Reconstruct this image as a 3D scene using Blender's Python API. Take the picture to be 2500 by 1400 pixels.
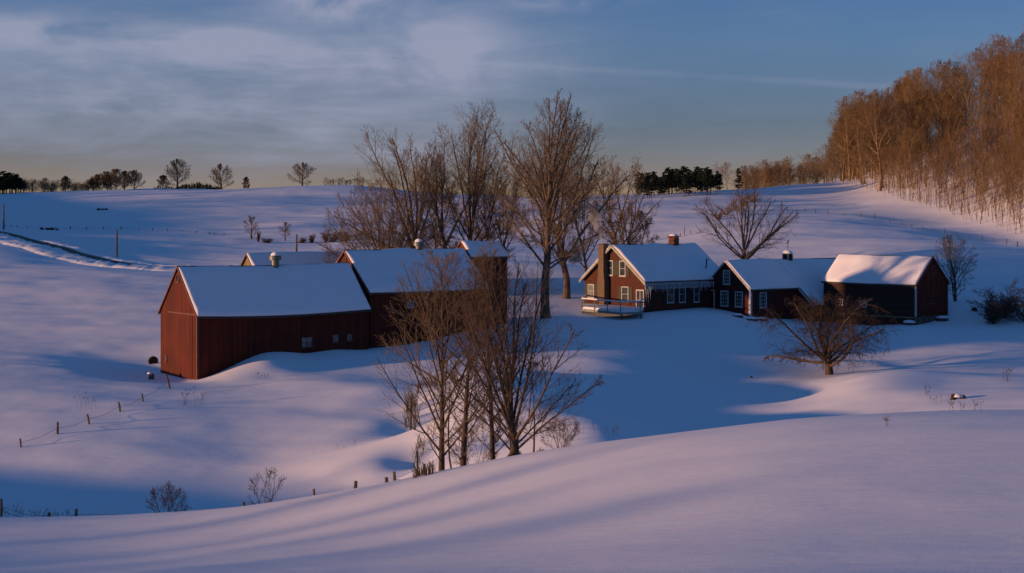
import bpy, math, random
import numpy as np
from mathutils import Vector, Matrix
R = math.radians
random.seed(7)
sc = bpy.context.scene
for o in list(bpy.data.objects): bpy.data.objects.remove(o)
COL = sc.collection

# ------------------------------------------------------------------ camera
F = 3600.0      # focal length in pixels of the 2500 px wide photograph
YH = 540.0      # row of the true horizon
cam = bpy.data.cameras.new('camera'); co = bpy.data.objects.new('camera', cam); COL.objects.link(co)
co.location = (0, 0, 0); co.rotation_euler = (R(90), 0, 0)
cam.sensor_width = 36; cam.lens = 36*F/2500; cam.shift_y = -(700-YH)/2500
cam.clip_start = .5; cam.clip_end = 6000
sc.camera = co

# ------------------------------------------------------------------ sun, sky, exposure
SUN_EL = 4.0
SUN_AZ = 257.0          # clockwise from +Y: from the left, a little towards the camera
sd = Vector((math.sin(R(SUN_AZ))*math.cos(R(SUN_EL)), math.cos(R(SUN_AZ))*math.cos(R(SUN_EL)), math.sin(R(SUN_EL))))
sl = bpy.data.lights.new('sun', 'SUN'); so = bpy.data.objects.new('sun', sl); COL.objects.link(so)
so.rotation_euler = sd.to_track_quat('Z', 'Y').to_euler()
sl.energy = 4.5; sl.angle = R(1.4); sl.color = (1, .52, .26)
sc.view_settings.view_transform = 'Standard'; sc.view_settings.look = 'None'
sc.view_settings.exposure = 0.25; sc.view_settings.gamma = 1
sc.view_settings.use_curve_mapping = False

w = bpy.data.worlds.new('World'); sc.world = w; w.use_nodes = True
nt = w.node_tree; nt.nodes.clear()
def N(t, **k):
    n = nt.nodes.new(t)
    for a, b in k.items(): setattr(n, a, b)
    return n
def MA(op, a, b=None, c=None, clamp=False):
    n = nt.nodes.new('ShaderNodeMath'); n.operation = op; n.use_clamp = clamp
    for i, v in enumerate((a, b, c)):
        if v is None: continue
        if isinstance(v, (int, float)): n.inputs[i].default_value = v
        else: nt.links.new(v, n.inputs[i])
    return n.outputs[0]
def VM(op, a, b=None):
    n = nt.nodes.new('ShaderNodeVectorMath'); n.operation = op
    for i, v in enumerate((a, b)):
        if v is None: continue
        if isinstance(v, tuple): n.inputs[i].default_value = v
        else: nt.links.new(v, n.inputs[i])
    return n
tc = N('ShaderNodeTexCoord'); gen = tc.outputs['Generated']
stretch = VM('MULTIPLY', gen, (1, 1, 4.2)); nrm = VM('NORMALIZE', stretch.outputs[0])
sky = N('ShaderNodeTexSky', sky_type='NISHITA'); sky.sun_disc = False
sky.sun_elevation = R(SUN_EL); sky.sun_rotation = R(SUN_AZ)
sky.altitude = 300; sky.air_density = 1.0; sky.dust_density = .5; sky.ozone_density = 2.0
nt.links.new(nrm.outputs[0], sky.inputs[0])
tint = N('ShaderNodeMix', data_type='RGBA', blend_type='MULTIPLY'); tint.inputs[0].default_value = 1
sep0 = N('ShaderNodeSeparateXYZ'); nt.links.new(gen, sep0.inputs[0])
elr = N('ShaderNodeValToRGB'); elr.color_ramp.interpolation = 'LINEAR'
for i, (pos, colr) in enumerate([(0.0, (1.3, .68, .52, 1)), (.036, (1.3, .74, .62, 1)), (.064, (1.22, .95, .92, 1)), (.12, (1.58, 1.62, 1.85, 1)), (.16, (1.48, 1.7, 2.25, 1)), (.3, (.84, 1.52, 2.3, 1))]):
    e_ = elr.color_ramp.elements[i] if i < 2 else elr.color_ramp.elements.new(pos)
    e_.position = pos; e_.color = colr
nt.links.new(sep0.outputs[2], elr.inputs[0]); nt.links.new(elr.outputs[0], tint.inputs[7])
skc = VM('MINIMUM', sky.outputs[0], (2.0, 2.0, 2.2))
nt.links.new(skc.outputs[0], tint.inputs[6])
# high thin clouds: noise on the sky direction, denser in some parts of the sky
wv = VM('MULTIPLY', gen, (1, 1, 1.9))
n1 = N('ShaderNodeTexNoise'); n1.inputs['Scale'].default_value = 11.0; n1.inputs['Detail'].default_value = 8
n1.inputs['Roughness'].default_value = .52; n1.inputs['Distortion'].default_value = .5
nt.links.new(wv.outputs[0], n1.inputs['Vector'])
wv2 = VM('MULTIPLY', gen, (1, 1, 5.5))
n2 = N('ShaderNodeTexNoise'); n2.inputs['Scale'].default_value = 7; n2.inputs['Detail'].default_value = 9
n2.inputs['Roughness'].default_value = .6; n2.inputs['Distortion'].default_value = .25
nt.links.new(wv2.outputs[0], n2.inputs['Vector'])
def sdir(px, py): return Vector(((px-1250)/F, 1, (YH-py)/F)).normalized()
def blob(px, py, sx, sy):
    """soft elliptical patch of sky around a direction"""
    d = sdir(px, py)
    v = VM('SUBTRACT', gen, tuple(d))
    v = VM('MULTIPLY', v.outputs[0], (F/sx, F/sx*.4, F/sy))
    l = VM('LENGTH', v.outputs[0]).outputs['Value']
    l2 = MA('MULTIPLY', l, l)
    return MA('EXPONENT', MA('MULTIPLY', l2, -1.0))
def add(*a):
    r = a[0]
    for b in a[1:]: r = MA('ADD', r, b)
    return r
broad = add(MA('MULTIPLY', blob(250, 190, 700, 150), .62), MA('MULTIPLY', blob(950, 180, 480, 150), .42),
            MA('MULTIPLY', blob(750, 380, 900, 90), .3))
lump = add(MA('MULTIPLY', blob(790, 8, 120, 40), 1.5), MA('MULTIPLY', blob(1060, 105, 170, 85), .75),
           MA('MULTIPLY', blob(150, 72, 260, 30), .75), MA('MULTIPLY', blob(980, 190, 330, 60), .3), MA('MULTIPLY', blob(330, 110, 420, 22), .35),
           MA('MULTIPLY', blob(560, 100, 130, 34), .6), MA('MULTIPLY', blob(760, 330, 120, 26), .4), MA('MULTIPLY', blob(230, 260, 330, 40), .5), MA('MULTIPLY', blob(1370, 8, 170, 18), .4))
soft1 = MA('MULTIPLY', MA('SUBTRACT', n1.outputs['Fac'], .38), 3.6, clamp=True)
soft2 = MA('MULTIPLY', MA('SUBTRACT', n2.outputs['Fac'], .36), 3.2, clamp=True)
cl = add(MA('MULTIPLY', broad, MA('MULTIPLY_ADD', soft2, .9, .38)), MA('MULTIPLY', lump, MA('MULTIPLY_ADD', soft1, 1.15, -.08)),
         MA('MULTIPLY', MA('MULTIPLY', soft1, soft2), .09))
# long straight contrail across the sky
sep = N('ShaderNodeSeparateXYZ'); nt.links.new(gen, sep.inputs[0])
uu = MA('DIVIDE', sep.outputs[0], MA('MAXIMUM', sep.outputs[1], .05))
vv = MA('DIVIDE', sep.outputs[2], MA('MAXIMUM', sep.outputs[1], .05))
line = MA('ADD', vv, MA('MULTIPLY', uu, .060))
off = (YH-158)/F
dd = MA('DIVIDE', MA('SUBTRACT', line, off), .0022)
trail = MA('MULTIPLY', MA('EXPONENT', MA('MULTIPLY', MA('MULTIPLY', dd, dd), -1)), MA('MULTIPLY', soft2, .2))
trail = MA('MULTIPLY', trail, MA('LESS_THAN', uu, .33))
cl = MA('MINIMUM', MA('ADD', cl, trail), .82)
cmix = N('ShaderNodeMix', data_type='RGBA', blend_type='MIX')
cmix.inputs[7].default_value = (2.35, 2.5, 3.35, 1)
nt.links.new(cl, cmix.inputs[0]); nt.links.new(tint.outputs[2], cmix.inputs[6])
bg = N('ShaderNodeBackground'); bg.inputs[1].default_value = .12
wo = N('ShaderNodeOutputWorld')
nt.links.new(cmix.outputs[2], bg.inputs[0]); nt.links.new(bg.outputs[0], wo.inputs[0])

# ------------------------------------------------------------------ helpers
def P(px, py, d): return ((px-1250)/F*d, d, (YH-py)/F*d)
def tag(o, label=None, cat=None, group=None, kind=None):
    if label: o['label'] = label
    if cat: o['category'] = cat
    if group: o['group'] = group
    if kind: o['kind'] = kind
    return o
def empty(name, loc, rz=0, label=None, cat=None, group=None):
    o = bpy.data.objects.new(name, None); COL.objects.link(o)
    o.location = loc; o.rotation_euler = (0, 0, rz); o.empty_display_size = .3
    return tag(o, label, cat, group)
def link(name, me, mat, parent=None, smooth=False):
    if mat is not None and not me.materials: me.materials.append(mat)
    if smooth: me.polygons.foreach_set('use_smooth', [True]*len(me.polygons))
    o = bpy.data.objects.new(name, me); COL.objects.link(o)
    if parent: o.parent = parent
    return o
def mesh_np(name, verts, quads):
    """verts (n,3), quads (m,4) numpy arrays (a repeated last index makes no triangle; pure quads only)"""
    me = bpy.data.meshes.new(name)
    verts = np.asarray(verts, dtype=np.float32); quads = np.asarray(quads, dtype=np.int32)
    k = quads.shape[1]
    me.vertices.add(len(verts)); me.vertices.foreach_set('co', verts.ravel())
    me.loops.add(quads.size); me.loops.foreach_set('vertex_index', quads.ravel())
    me.polygons.add(len(quads)); me.polygons.foreach_set('loop_start', np.arange(0, quads.size, k, dtype=np.int32))
    me.update(calc_edges=True); me.validate()
    return me
class MB:
    def __init__(s): s.v = []; s.f = []
    def poly(s, pts, faces):
        b = len(s.v); s.v += [tuple(p) for p in pts]; s.f += [tuple(b+i for i in f) for f in faces]
    def box(s, x0, x1, y0, y1, z0, z1):
        s.poly([(x0,y0,z0),(x1,y0,z0),(x1,y1,z0),(x0,y1,z0),(x0,y0,z1),(x1,y0,z1),(x1,y1,z1),(x0,y1,z1)],
               [(0,3,2,1),(4,5,6,7),(0,1,5,4),(1,2,6,5),(2,3,7,6),(3,0,4,7)])
    def tube(s, pts, rad, n=8, cap=True):
        pts = [Vector(p) for p in pts]
        if not hasattr(rad, '__len__'): rad = [rad]*len(pts)
        b = len(s.v)
        for i, p in enumerate(pts):
            t = (pts[min(i+1, len(pts)-1)]-pts[max(i-1, 0)]).normalized()
            r = Vector((1, 0, 0)) if abs(t.x) < .8 else Vector((0, 1, 0))
            u = t.cross(r).normalized(); v = t.cross(u)
            for k in range(n):
                a = 2*math.pi*k/n; s.v.append(tuple(p+(u*math.cos(a)+v*math.sin(a))*rad[i]))
        for i in range(len(pts)-1):
            for k in range(n):
                k2 = (k+1) % n
                s.f.append((b+i*n+k, b+i*n+k2, b+(i+1)*n+k2, b+(i+1)*n+k))
        if cap:
            s.f.append(tuple(b+k for k in range(n))); s.f.append(tuple(b+(len(pts)-1)*n+k for k in reversed(range(n))))
    def build(s, name, mat, parent=None, smooth=False, bevel=0):
        me = bpy.data.meshes.new(name); me.from_pydata(s.v, [], s.f); me.update()
        o = link(name, me, mat, parent, smooth)
        if bevel:
            m = o.modifiers.new('b', 'BEVEL'); m.width = bevel; m.segments = 2; m.limit_method = 'ANGLE'
        return o

# ---- value noise
def _h(i, j, s):
    n = (i*374761393 + j*668265263 + s*974634777) & 0xffffffff
    n = ((n ^ (n >> 13))*1274126177) & 0xffffffff
    return ((n ^ (n >> 16)) & 0xffff)/65535.0
def vnoise(x, y, s=0):
    x = np.asarray(x, float); y = np.asarray(y, float)
    xi = np.floor(x).astype(np.int64); yi = np.floor(y).astype(np.int64)
    fx = x-xi; fy = y-yi
    fx = fx*fx*fx*(fx*(fx*6-15)+10); fy = fy*fy*fy*(fy*(fy*6-15)+10)
    a = _h(xi, yi, s); b = _h(xi+1, yi, s); c = _h(xi, yi+1, s); d = _h(xi+1, yi+1, s)
    return (a*(1-fx)+b*fx)*(1-fy)+(c*(1-fx)+d*fx)*fy - .5
def smooth01(a, b, x):
    t = np.clip((np.asarray(x, float)-a)/(b-a), 0, 1); return t*t*(3-2*t)

# ------------------------------------------------------------------ terrain
cp = []
def c(*rows):
    for px, py, d in rows: cp.append(P(px, py, d))
def z(*rows):
    for px, zz, d in rows: cp.append(((px-1250)/F*d, d, zz))
# the near hill the camera stands on
for X in (-25, -8, 8, 25): cp.append((X, 0, -1.9))
z((-300,-3.6,12),(1250,-3.5,12),(2800,-3.3,12),(-300,-5.8,22),(600,-5.7,22),(1250,-5.7,21),(1900,-5.6,21),(2800,-5.3,20))
z((-300,-9.0,37),(0,-8.7,36),(600,-8.1,34),(1250,-7.25,30),(1900,-6.55,27),(2500,-6.35,26),(2900,-6.2,26))
z((-300,-11.6,52),(0,-11.2,50),(600,-10.5,50),(1250,-8.15,45),(1900,-6.7,40),(2500,-6.25,38),(2900,-6.0,38))
c((-300,1262,72),(0,1263,70),(150,1270,70),(300,1273,69),(500,1263,68),(700,1245,66),(870,1215,65),(1000,1180,62),(1120,1147,60),
  (1255,1114,58),(1400,1086,56),(1600,1062,55),(1800,1035,53),(1950,1017,52),(2100,1008,51),(2300,1005,50),(2500,1003,50),(2900,1000,50))
z((0,-16.3,78),(300,-16.4,77),(500,-15.9,76),(700,-15.5,75),(870,-15.0,75),(1000,-14.6,72),(1120,-13.2,70),(1255,-12.0,68),(1400,-11.6,67),
  (1600,-11.3,68),(1800,-10.9,67),(1950,-10.4,66),(2200,-10.2,65),(2500,-10.0,65),(2900,-9.8,65))
# left field beyond the crest
c((0,1245,86),(300,1245,86),(500,1238,86),(700,1215,86),(870,1195,86))
c((100,1090,100),(400,1100,98),(650,1120,96),(300,1000,110),(0,970,115),(650,1000,110),(800,1000,109),(200,900,127),(0,800,150),
  (390,908,131),(475,930,124),(440,935,122),(560,925,122),(650,915,123),(750,925,121),(850,915,123),(380,800,148),(300,720,168),(100,720,170),
  (0,650,200),(200,660,192),(430,655,205),(600,640,215),(700,615,235),(200,612,222),(0,572,240),(200,560,280),(500,575,270),(800,595,255),
  (200,510,330),(600,510,330),(900,510,330),(-300,520,330),(-300,800,150),(-300,1100,100))
# far left skyline
c((-300,490,370),(0,480,380),(130,469,390),(220,469,390),(300,463,400),(420,461,400),(500,464,400),(600,461,395),(740,458,395),(880,452,385),
  (1000,470,380),(1200,475,370),(1400,482,350))
c((0,505,450),(500,485,470),(900,475,460),(1200,500,460),(0,540,700),(900,530,700),(1600,530,700),(2500,480,700))
# snow against the barn walls
c((520,912,126.3),(570,888,127.6),(620,864,128.8),(655,856,129.6),(700,858,130.6),(742,864,131.6),(780,860,132.5),(820,857,133.5),(865,856,135),(940,843,138.5),
  (1000,829,141),(1100,808,143),(1190,797,145),(1250,790,150))
c((560,905,124.5),(650,884,125.5),(740,890,127),(860,886,129),(1000,860,133),(1100,850,135),(1220,830,140))
# barn interiors / back
z((500,-12.6,133),(700,-11.2,140),(900,-10.4,148),(1000,-9.8,155),(700,-9,165),(1100,-9,165),(850,-6.5,190),(1100,-6.5,190))
c((1000,600,230),(1200,600,230),(1000,560,270),(1200,560,270),(1400,560,260))
# creek gully and its banks
c((925,1120,89),(920,1035,102),(935,950,113),(1010,1135,89),(1002,1055,101),(1010,985,110),(1080,932,118),(1075,1110,88),(1065,1030,98),(1085,975,107),
  (1150,1095,84),(1255,1085,84))
z((1150,-11.9,97),(1140,-12.0,108),(1180,-12.0,118),(1290,-11.6,90),(1250,-12.1,106),(1400,-11.45,84),(1350,-12.6,122),(1480,-11.4,80),(1100,-12.6,92),(1380,-12.7,103),(1500,-12.7,95),(1560,-12.0,79))
# middle field
z((1650,-13.0,88),(1600,-13.4,105),(1600,-13.0,122),(1480,-12.7,112),(1800,-13.5,124),(1800,-13.7,101),(1950,-13.7,97),(1800,-13.7,112),(1950,-14.0,114),(1400,-12.2,118),(1450,-11.9,128),(1700,-12.6,132),(2100,-13.3,96),(2250,-13.1,94))
c((2025,913,128),(1300,820,142),
  (1400,800,146),(1600,800,147),(1700,795,150),(1800,820,146),(1900,830,145),(2020,835,146),(2237,803,152),(2330,790,156),(2400,812,150),(2500,815,150),(2400,870,135),(2800,830,150))
c((1430,772,156),(1500,775,155),(1575,766,157),(1650,757,161),(1720,752,164),(1760,768,158),(1832,782,158),(1870,778,161),(1950,775,166),(2010,775,166),(2100,790,161))
# mound under the apple tree, warm in the sun
z((2030,-12.75,106))
c((2100,922,111),(2200,904,113),(2350,914,111),(2500,925,109),(2110,955,105),(2250,968,101),(2350,992,97),(2500,975,98),
  (2400,975,99),(2300,950,105),(2800,930,108))
z((2100,-12.3,120),(2200,-12.3,121),(2350,-12.3,120),(2500,-12.2,118))
# behind the house
c((1400,715,172),(1330,775,151),(1400,660,190),(1500,620,215),(1600,590,235),(1600,562,250),(1620,530,270),(1560,503,292),(1600,492,300),(1700,475,312),(1800,465,322),
  (1880,458,328),(1960,450,332),(2060,449,326),(1700,570,240),(1800,560,240),(1950,600,215),(1950,520,275),(2150,600,210),(2100,530,265),(2300,640,190),(2300,590,215),
  (2400,700,172),(2500,700,172),(2500,640,190),(2350,738,162),(2450,760,160),(2150,660,188),(1900,640,200),(1700,640,203))
# wooded hill
c((2200,490,288),(2350,535,262),(2500,580,235),(2250,560,240),(2120,462,312),(2500,450,268),(2500,330,310),(2500,260,350),(2300,440,295),(2300,350,330),(2200,405,330),
  (2120,432,335),(2030,450,345),(2500,270,420),(2300,350,420),(2030,462,420),(1800,478,420),(1600,502,380),(2700,330,260),(2800,200,320),(2800,600,200))
cp += [(150,120,-7),(90,60,-5),(60,20,-2.5),(-150,150,-9),(-130,105,-12),(-75,30,-7.5),(-80,60,-10),(-95,80,-11.5),(-62,15,-6),(-200,300,11.5),(-205,400,15),(-190,235,5),(-320,250,0),(300,200,20),(300,350,70),(350,600,60)]  # ground out of view; left ridge raised to shade the far left hill
cp = np.array(cp)
def warp(X, Y):
    Yc = np.maximum(Y, 0)+40
    return np.clip(X/Yc, -1.6, 1.6), np.log(Yc)
U, V = warp(cp[:, 0], cp[:, 1])
def kern(r2): return np.where(r2 > 1e-12, .5*r2*np.log(np.maximum(r2, 1e-12)), 0)
n_ = len(cp)
K = kern((U[:, None]-U[None])**2+(V[:, None]-V[None])**2)+np.eye(n_)*2e-5
Q = np.stack([np.ones(n_), U, V], 1)
A_ = np.zeros((n_+3, n_+3)); A_[:n_, :n_] = K; A_[:n_, n_:] = Q; A_[n_:, :n_] = Q.T
sol = np.linalg.solve(A_, np.concatenate([cp[:, 2], np.zeros(3)]))
def H(X, Y):
    X = np.asarray(X, float); Y = np.asarray(Y, float); sh = X.shape
    x = X.ravel(); y = Y.ravel(); out = np.empty_like(x)
    for i in range(0, len(x), 20000):
        u, v = warp(x[i:i+20000], y[i:i+20000])
        k = kern((u[:, None]-U[None])**2+(v[:, None]-V[None])**2)
        out[i:i+20000] = k@sol[:n_]+sol[n_]+sol[n_+1]*u+sol[n_+2]*v
    g = .5+.5*smooth01(56, 90, y)
    calm = 1-.9*np.exp(-((x-18)/22)**2-((y-150)/22)**2)
    out += g*calm*(.34*vnoise(x/17+y/60, y/9, 1)+.20*vnoise(x/7+y/19, y/3.6, 2)+.07*vnoise(x/2.9+y/9, y/1.5, 3)+.02*vnoise(x/1.1, y/.7, 4))
    far = smooth01(200, 300, y)*(1-.7*smooth01(0, 60, x)); out += far*(.7*vnoise(x/45, y/22, 5)+.4*vnoise(x/14, y/9, 6))
    return out.reshape(sh)
def h(x, y): return float(H(np.array([x]), np.array([y]))[0])
def hit(px, py, d0=45, d1=420):
    """first point of the ground along the line of sight"""
    d = np.arange(d0, d1, .25); X = (px-1250)/F*d; Z = (YH-py)/F*d
    g = H(X, d)
    i = np.argmax(g >= Z) if np.any(g >= Z) else len(d)-1
    return Vector((X[i], d[i], g[i]))
def onray(px, d):
    x = (px-1250)/F*d; return Vector((x, d, h(x, d)))

# ------------------------------------------------------------------ materials
def mat(name, col, rough=.8, build=None, spec=.3):
    m = bpy.data.materials.new(name); m.use_nodes = True; t = m.node_tree
    b = t.nodes['Principled BSDF']; b.inputs['Base Color'].default_value = (*col, 1); b.inputs['Roughness'].default_value = rough
    b.inputs['Specular IOR Level'].default_value = spec
    if build: build(t, b)
    return m
def noise_col(scale, c1, c2, vec=(1, 1, 1), detail=6, bump=0, lo=.35, hi=.65, coord='Object', bdist=.02):
    def f(t, b):
        tcn = t.nodes.new('ShaderNodeTexCoord'); mp = t.nodes.new('ShaderNodeMapping'); mp.inputs['Scale'].default_value = vec
        t.links.new(tcn.outputs[coord], mp.inputs[0])
        n = t.nodes.new('ShaderNodeTexNoise'); n.inputs['Scale'].default_value = scale; n.inputs['Detail'].default_value = detail
        t.links.new(mp.outputs[0], n.inputs['Vector'])
        r = t.nodes.new('ShaderNodeValToRGB'); r.color_ramp.elements[0].position = lo; r.color_ramp.elements[1].position = hi
        r.color_ramp.elements[0].color = (*c1, 1); r.color_ramp.elements[1].color = (*c2, 1)
        t.links.new(n.outputs['Fac'], r.inputs[0]); t.links.new(r.outputs[0], b.inputs['Base Color'])
        if bump:
            bp = t.nodes.new('ShaderNodeBump'); bp.inputs['Strength'].default_value = bump; bp.inputs['Distance'].default_value = bdist
            t.links.new(n.outputs['Fac'], bp.inputs['Height']); t.links.new(bp.outputs[0], b.inputs['Normal'])
    return f
def boards(c1, c2, width=.22, horizontal=False):
    """vertical boards (or clapboards) with weathering streaks"""
    def f(t, b):
        L = t.links.new; nn = t.nodes.new
        tcn = nn('ShaderNodeTexCoord'); s = nn('ShaderNodeSeparateXYZ'); L(tcn.outputs['Object'], s.inputs[0])
        def m(op, a, bb=None, cc=None):
            q = nn('ShaderNodeMath'); q.operation = op
            for i, v in enumerate((a, bb, cc)):
                if v is None: continue
                if isinstance(v, (int, float)): q.inputs[i].default_value = v
                else: L(v, q.inputs[i])
            return q.outputs[0]
        xy = m('ADD', s.outputs[0], s.outputs[1])
        u = m('DIVIDE', s.outputs[2] if horizontal else xy, width)
        fr = m('FRACT', u); idx = m('FLOOR', u)
        wn = nn('ShaderNodeTexWhiteNoise'); wn.noise_dimensions = '1D'; L(idx, wn.inputs['W'])
        cb = nn('ShaderNodeCombineXYZ')
        L(m('MULTIPLY', xy, 6 if not horizontal else .6), cb.inputs[0]); L(m('MULTIPLY', s.outputs[2], .35 if not horizontal else 6), cb.inputs[1]); L(m('MULTIPLY', idx, .37), cb.inputs[2])
        n = nn('ShaderNodeTexNoise'); n.inputs['Scale'].default_value = 1.0; n.inputs['Detail'].default_value = 7; n.inputs['Roughness'].default_value = .65
        L(cb.outputs[0], n.inputs['Vector'])
        big = nn('ShaderNodeTexNoise'); big.inputs['Scale'].default_value = .5; big.inputs['Detail'].default_value = 4; L(tcn.outputs['Object'], big.inputs['Vector'])
        k = m('ADD', m('MULTIPLY', n.outputs['Fac'], .6), m('ADD', m('MULTIPLY', wn.outputs['Value'], .22), m('MULTIPLY', big.outputs['Fac'], .5)))
        r = nn('ShaderNodeValToRGB'); r.color_ramp.elements[0].position = .42; r.color_ramp.elements[1].position = .92
        r.color_ramp.elements[0].color = (*c1, 1); r.color_ramp.elements[1].color = (*c2, 1); L(k, r.inputs[0])
        gap = m('LESS_THAN', fr, .09)
        mx = nn('ShaderNodeMix'); mx.data_type = 'RGBA'; L(gap, mx.inputs[0]); L(r.outputs[0], mx.inputs[6]); mx.inputs[7].default_value = (c1[0]*.35, c1[1]*.35, c1[2]*.35, 1)
        L(mx.outputs[2], b.inputs['Base Color'])
        bp = nn('ShaderNodeBump'); bp.inputs['Strength'].default_value = .6; bp.inputs['Distance'].default_value = .02
        L(m('ADD', m('SUBTRACT', 1.0, gap), m('MULTIPLY', n.outputs['Fac'], .5)), bp.inputs['Height']); L(bp.outputs[0], b.inputs['Normal'])
    return f
def bricks(c1, c2, mortar, sc_=1):
    def f(t, b):
        L = t.links.new; nn = t.nodes.new
        tcn = nn('ShaderNodeTexCoord'); s = nn('ShaderNodeSeparateXYZ'); L(tcn.outputs['Object'], s.inputs[0])
        a = nn('ShaderNodeMath'); a.operation = 'ADD'; L(s.outputs[0], a.inputs[0]); L(s.outputs[1], a.inputs[1])
        cb = nn('ShaderNodeCombineXYZ'); L(a.outputs[0], cb.inputs[0]); L(s.outputs[2], cb.inputs[1])
        br = nn('ShaderNodeTexBrick'); br.inputs['Scale'].default_value = sc_; br.inputs['Color1'].default_value = (*c1, 1); br.inputs['Color2'].default_value = (*c2, 1)
        br.inputs['Mortar'].default_value = (*mortar, 1); br.inputs['Brick Width'].default_value = .3; br.inputs['Row Height'].default_value = .1; br.inputs['Mortar Size'].default_value = .012
        L(cb.outputs[0], br.inputs['Vector'])
        n = nn('ShaderNodeTexNoise'); n.inputs['Scale'].default_value = 2; n.inputs['Detail'].default_value = 6; L(tcn.outputs['Object'], n.inputs['Vector'])
        mx = nn('ShaderNodeMix'); mx.data_type = 'RGBA'; mx.blend_type = 'MULTIPLY'; mx.inputs[0].default_value = .6
        L(br.outputs['Color'], mx.inputs[6]); L(n.outputs['Color'], mx.inputs[7]); L(mx.outputs[2], b.inputs['Base Color'])
    return f
def snow_nodes(t, b):
    L = t.links.new; nn = t.nodes.new
    tcn = nn('ShaderNodeTexCoord')
    mp = nn('ShaderNodeMapping'); mp.inputs['Scale'].default_value = (.5, 1.3, 1); mp.inputs['Rotation'].default_value = (0, 0, .2); L(tcn.outputs['Object'], mp.inputs[0])
    n = nn('ShaderNodeTexNoise'); n.inputs['Scale'].default_value = .35; n.inputs['Detail'].default_value = 7; n.inputs['Roughness'].default_value = .42; L(mp.outputs[0], n.inputs['Vector'])
    n3 = nn('ShaderNodeTexNoise'); n3.inputs['Scale'].default_value = 14; n3.inputs['Detail'].default_value = 5; L(tcn.outputs['Object'], n3.inputs['Vector'])
    b1 = nn('ShaderNodeBump'); b1.inputs['Strength'].default_value = .55; b1.inputs['Distance'].default_value = .12; L(n.outputs['Fac'], b1.inputs['Height'])
    b2 = nn('ShaderNodeBump'); b2.inputs['Strength'].default_value = .35; b2.inputs['Distance'].default_value = .006; L(n3.outputs['Fac'], b2.inputs['Height']); L(b1.outputs[0], b2.inputs['Normal'])
    mp4 = nn('ShaderNodeMapping'); mp4.inputs['Scale'].default_value = (.7, 2.4, 1); mp4.inputs['Rotation'].default_value = (0, 0, .35); L(tcn.outputs['Object'], mp4.inputs[0])
    n4 = nn('ShaderNodeTexNoise'); n4.inputs['Scale'].default_value = 1.5; n4.inputs['Detail'].default_value = 6; n4.inputs['Roughness'].default_value = .55; n4.inputs['Distortion'].default_value = .4; L(mp4.outputs[0], n4.inputs['Vector'])
    b4 = nn('ShaderNodeBump'); b4.inputs['Strength'].default_value = .5; b4.inputs['Distance'].default_value = .035; L(n4.outputs['Fac'], b4.inputs['Height']); L(b2.outputs[0], b4.inputs['Normal'])
    L(b4.outputs[0], b.inputs['Normal'])
M = {}
SNOWC = (.80, .84, .90)
M['snow'] = mat('snow', SNOWC, .75, snow_nodes, .2)
M['roofsnow'] = mat('roof_snow', SNOWC, .75, noise_col(1.2, SNOWC, (.78, .82, .88), bump=.3, bdist=.06), .2)
M['red'] = mat('red_barn_boards', (.15, .03, .02), .85, boards((.040, .006, .0025), (.130, .021, .006), .26))
M['redclap'] = mat('red_clapboard', (.12, .02, .015), .8, boards((.050, .010, .008), (.085, .016, .012), .16, True))
M['brickred'] = mat('red_brick', (.16, .04, .03), .85, bricks((.12, .026, .014), (.085, .019, .011), (.08, .045, .03)))
M['darkclap'] = mat('dark_weathered_boards', (.06, .03, .02), .85, boards((.020, .012, .009), (.05, .025, .016), .2, True))
M['grayboard'] = mat('weathered_gray_boards', (.2, .15, .09), .85, boards((.12, .085, .045), (.30, .23, .13), .25))
M['white'] = mat('white_paint', (.42, .44, .45), .6, noise_col(3, (.34, .36, .37), (.48, .5, .51)))
M['graytrim'] = mat('gray_green_trim', (.28, .31, .28), .7, noise_col(3, (.22, .25, .23), (.33, .36, .33)))
M['deckwood'] = mat('shaded_deck_paint', (.2, .23, .24), .7, noise_col(3, (.15, .18, .19), (.24, .27, .28)))  # grayed down: the shade over the deck is put into its colour
M['trimred'] = mat('brown_red_trim', (.13, .05, .035), .7, noise_col(4, (.10, .035, .025), (.16, .06, .04)))
M['roof'] = mat('dark_roofing', (.05, .05, .05), .8, noise_col(5, (.035, .035, .035), (.07, .065, .06)))
M['shutter'] = mat('dark_shutter', (.012, .016, .016), .6, noise_col(8, (.010, .013, .013), (.018, .022, .02)))
M['glass'] = mat('window_glass', (.03, .045, .05), .12, noise_col(1.5, (.02, .03, .035), (.05, .065, .07)), .5)
M['milky'] = mat('dusty_window_glass', (.10, .14, .15), .3, noise_col(2.5, (.05, .075, .08), (.15, .2, .2)), .5)
M['metal'] = mat('galvanized_metal', (.12, .14, .11), .45, noise_col(3, (.09, .11, .09), (.15, .17, .14)), .5)
M['stone'] = mat('foundation_stone', (.06, .06, .06), .9, noise_col(2.5, (.035, .035, .035), (.11, .10, .095), bump=.6))
M['chimney'] = mat('chimney_brick', (.2, .13, .09), .9, bricks((.22, .14, .085), (.16, .10, .065), (.2, .17, .13)))
M['chimneyred'] = mat('red_chimney_brick', (.2, .06, .035), .9, bricks((.24, .06, .03), (.17, .045, .025), (.2, .14, .1)))
M['bark'] = mat('tree_bark', (.13, .09, .06), .9, noise_col(3, (.075, .052, .035), (.17, .125, .085), (1, 1, .25), bump=.5))
M['barkdark'] = mat('dark_bark', (.07, .05, .04), .9, noise_col(3, (.045, .032, .024), (.10, .07, .05), (1, 1, .25), bump=.5))
M['twig'] = mat('twigs', (.16, .10, .065), .85, noise_col(.35, (.095, .070, .042), (.19, .14, .085)))
M['twigdark'] = mat('dark_twigs', (.08, .055, .04), .85, noise_col(.35, (.06, .04, .03), (.11, .075, .05)))
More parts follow.
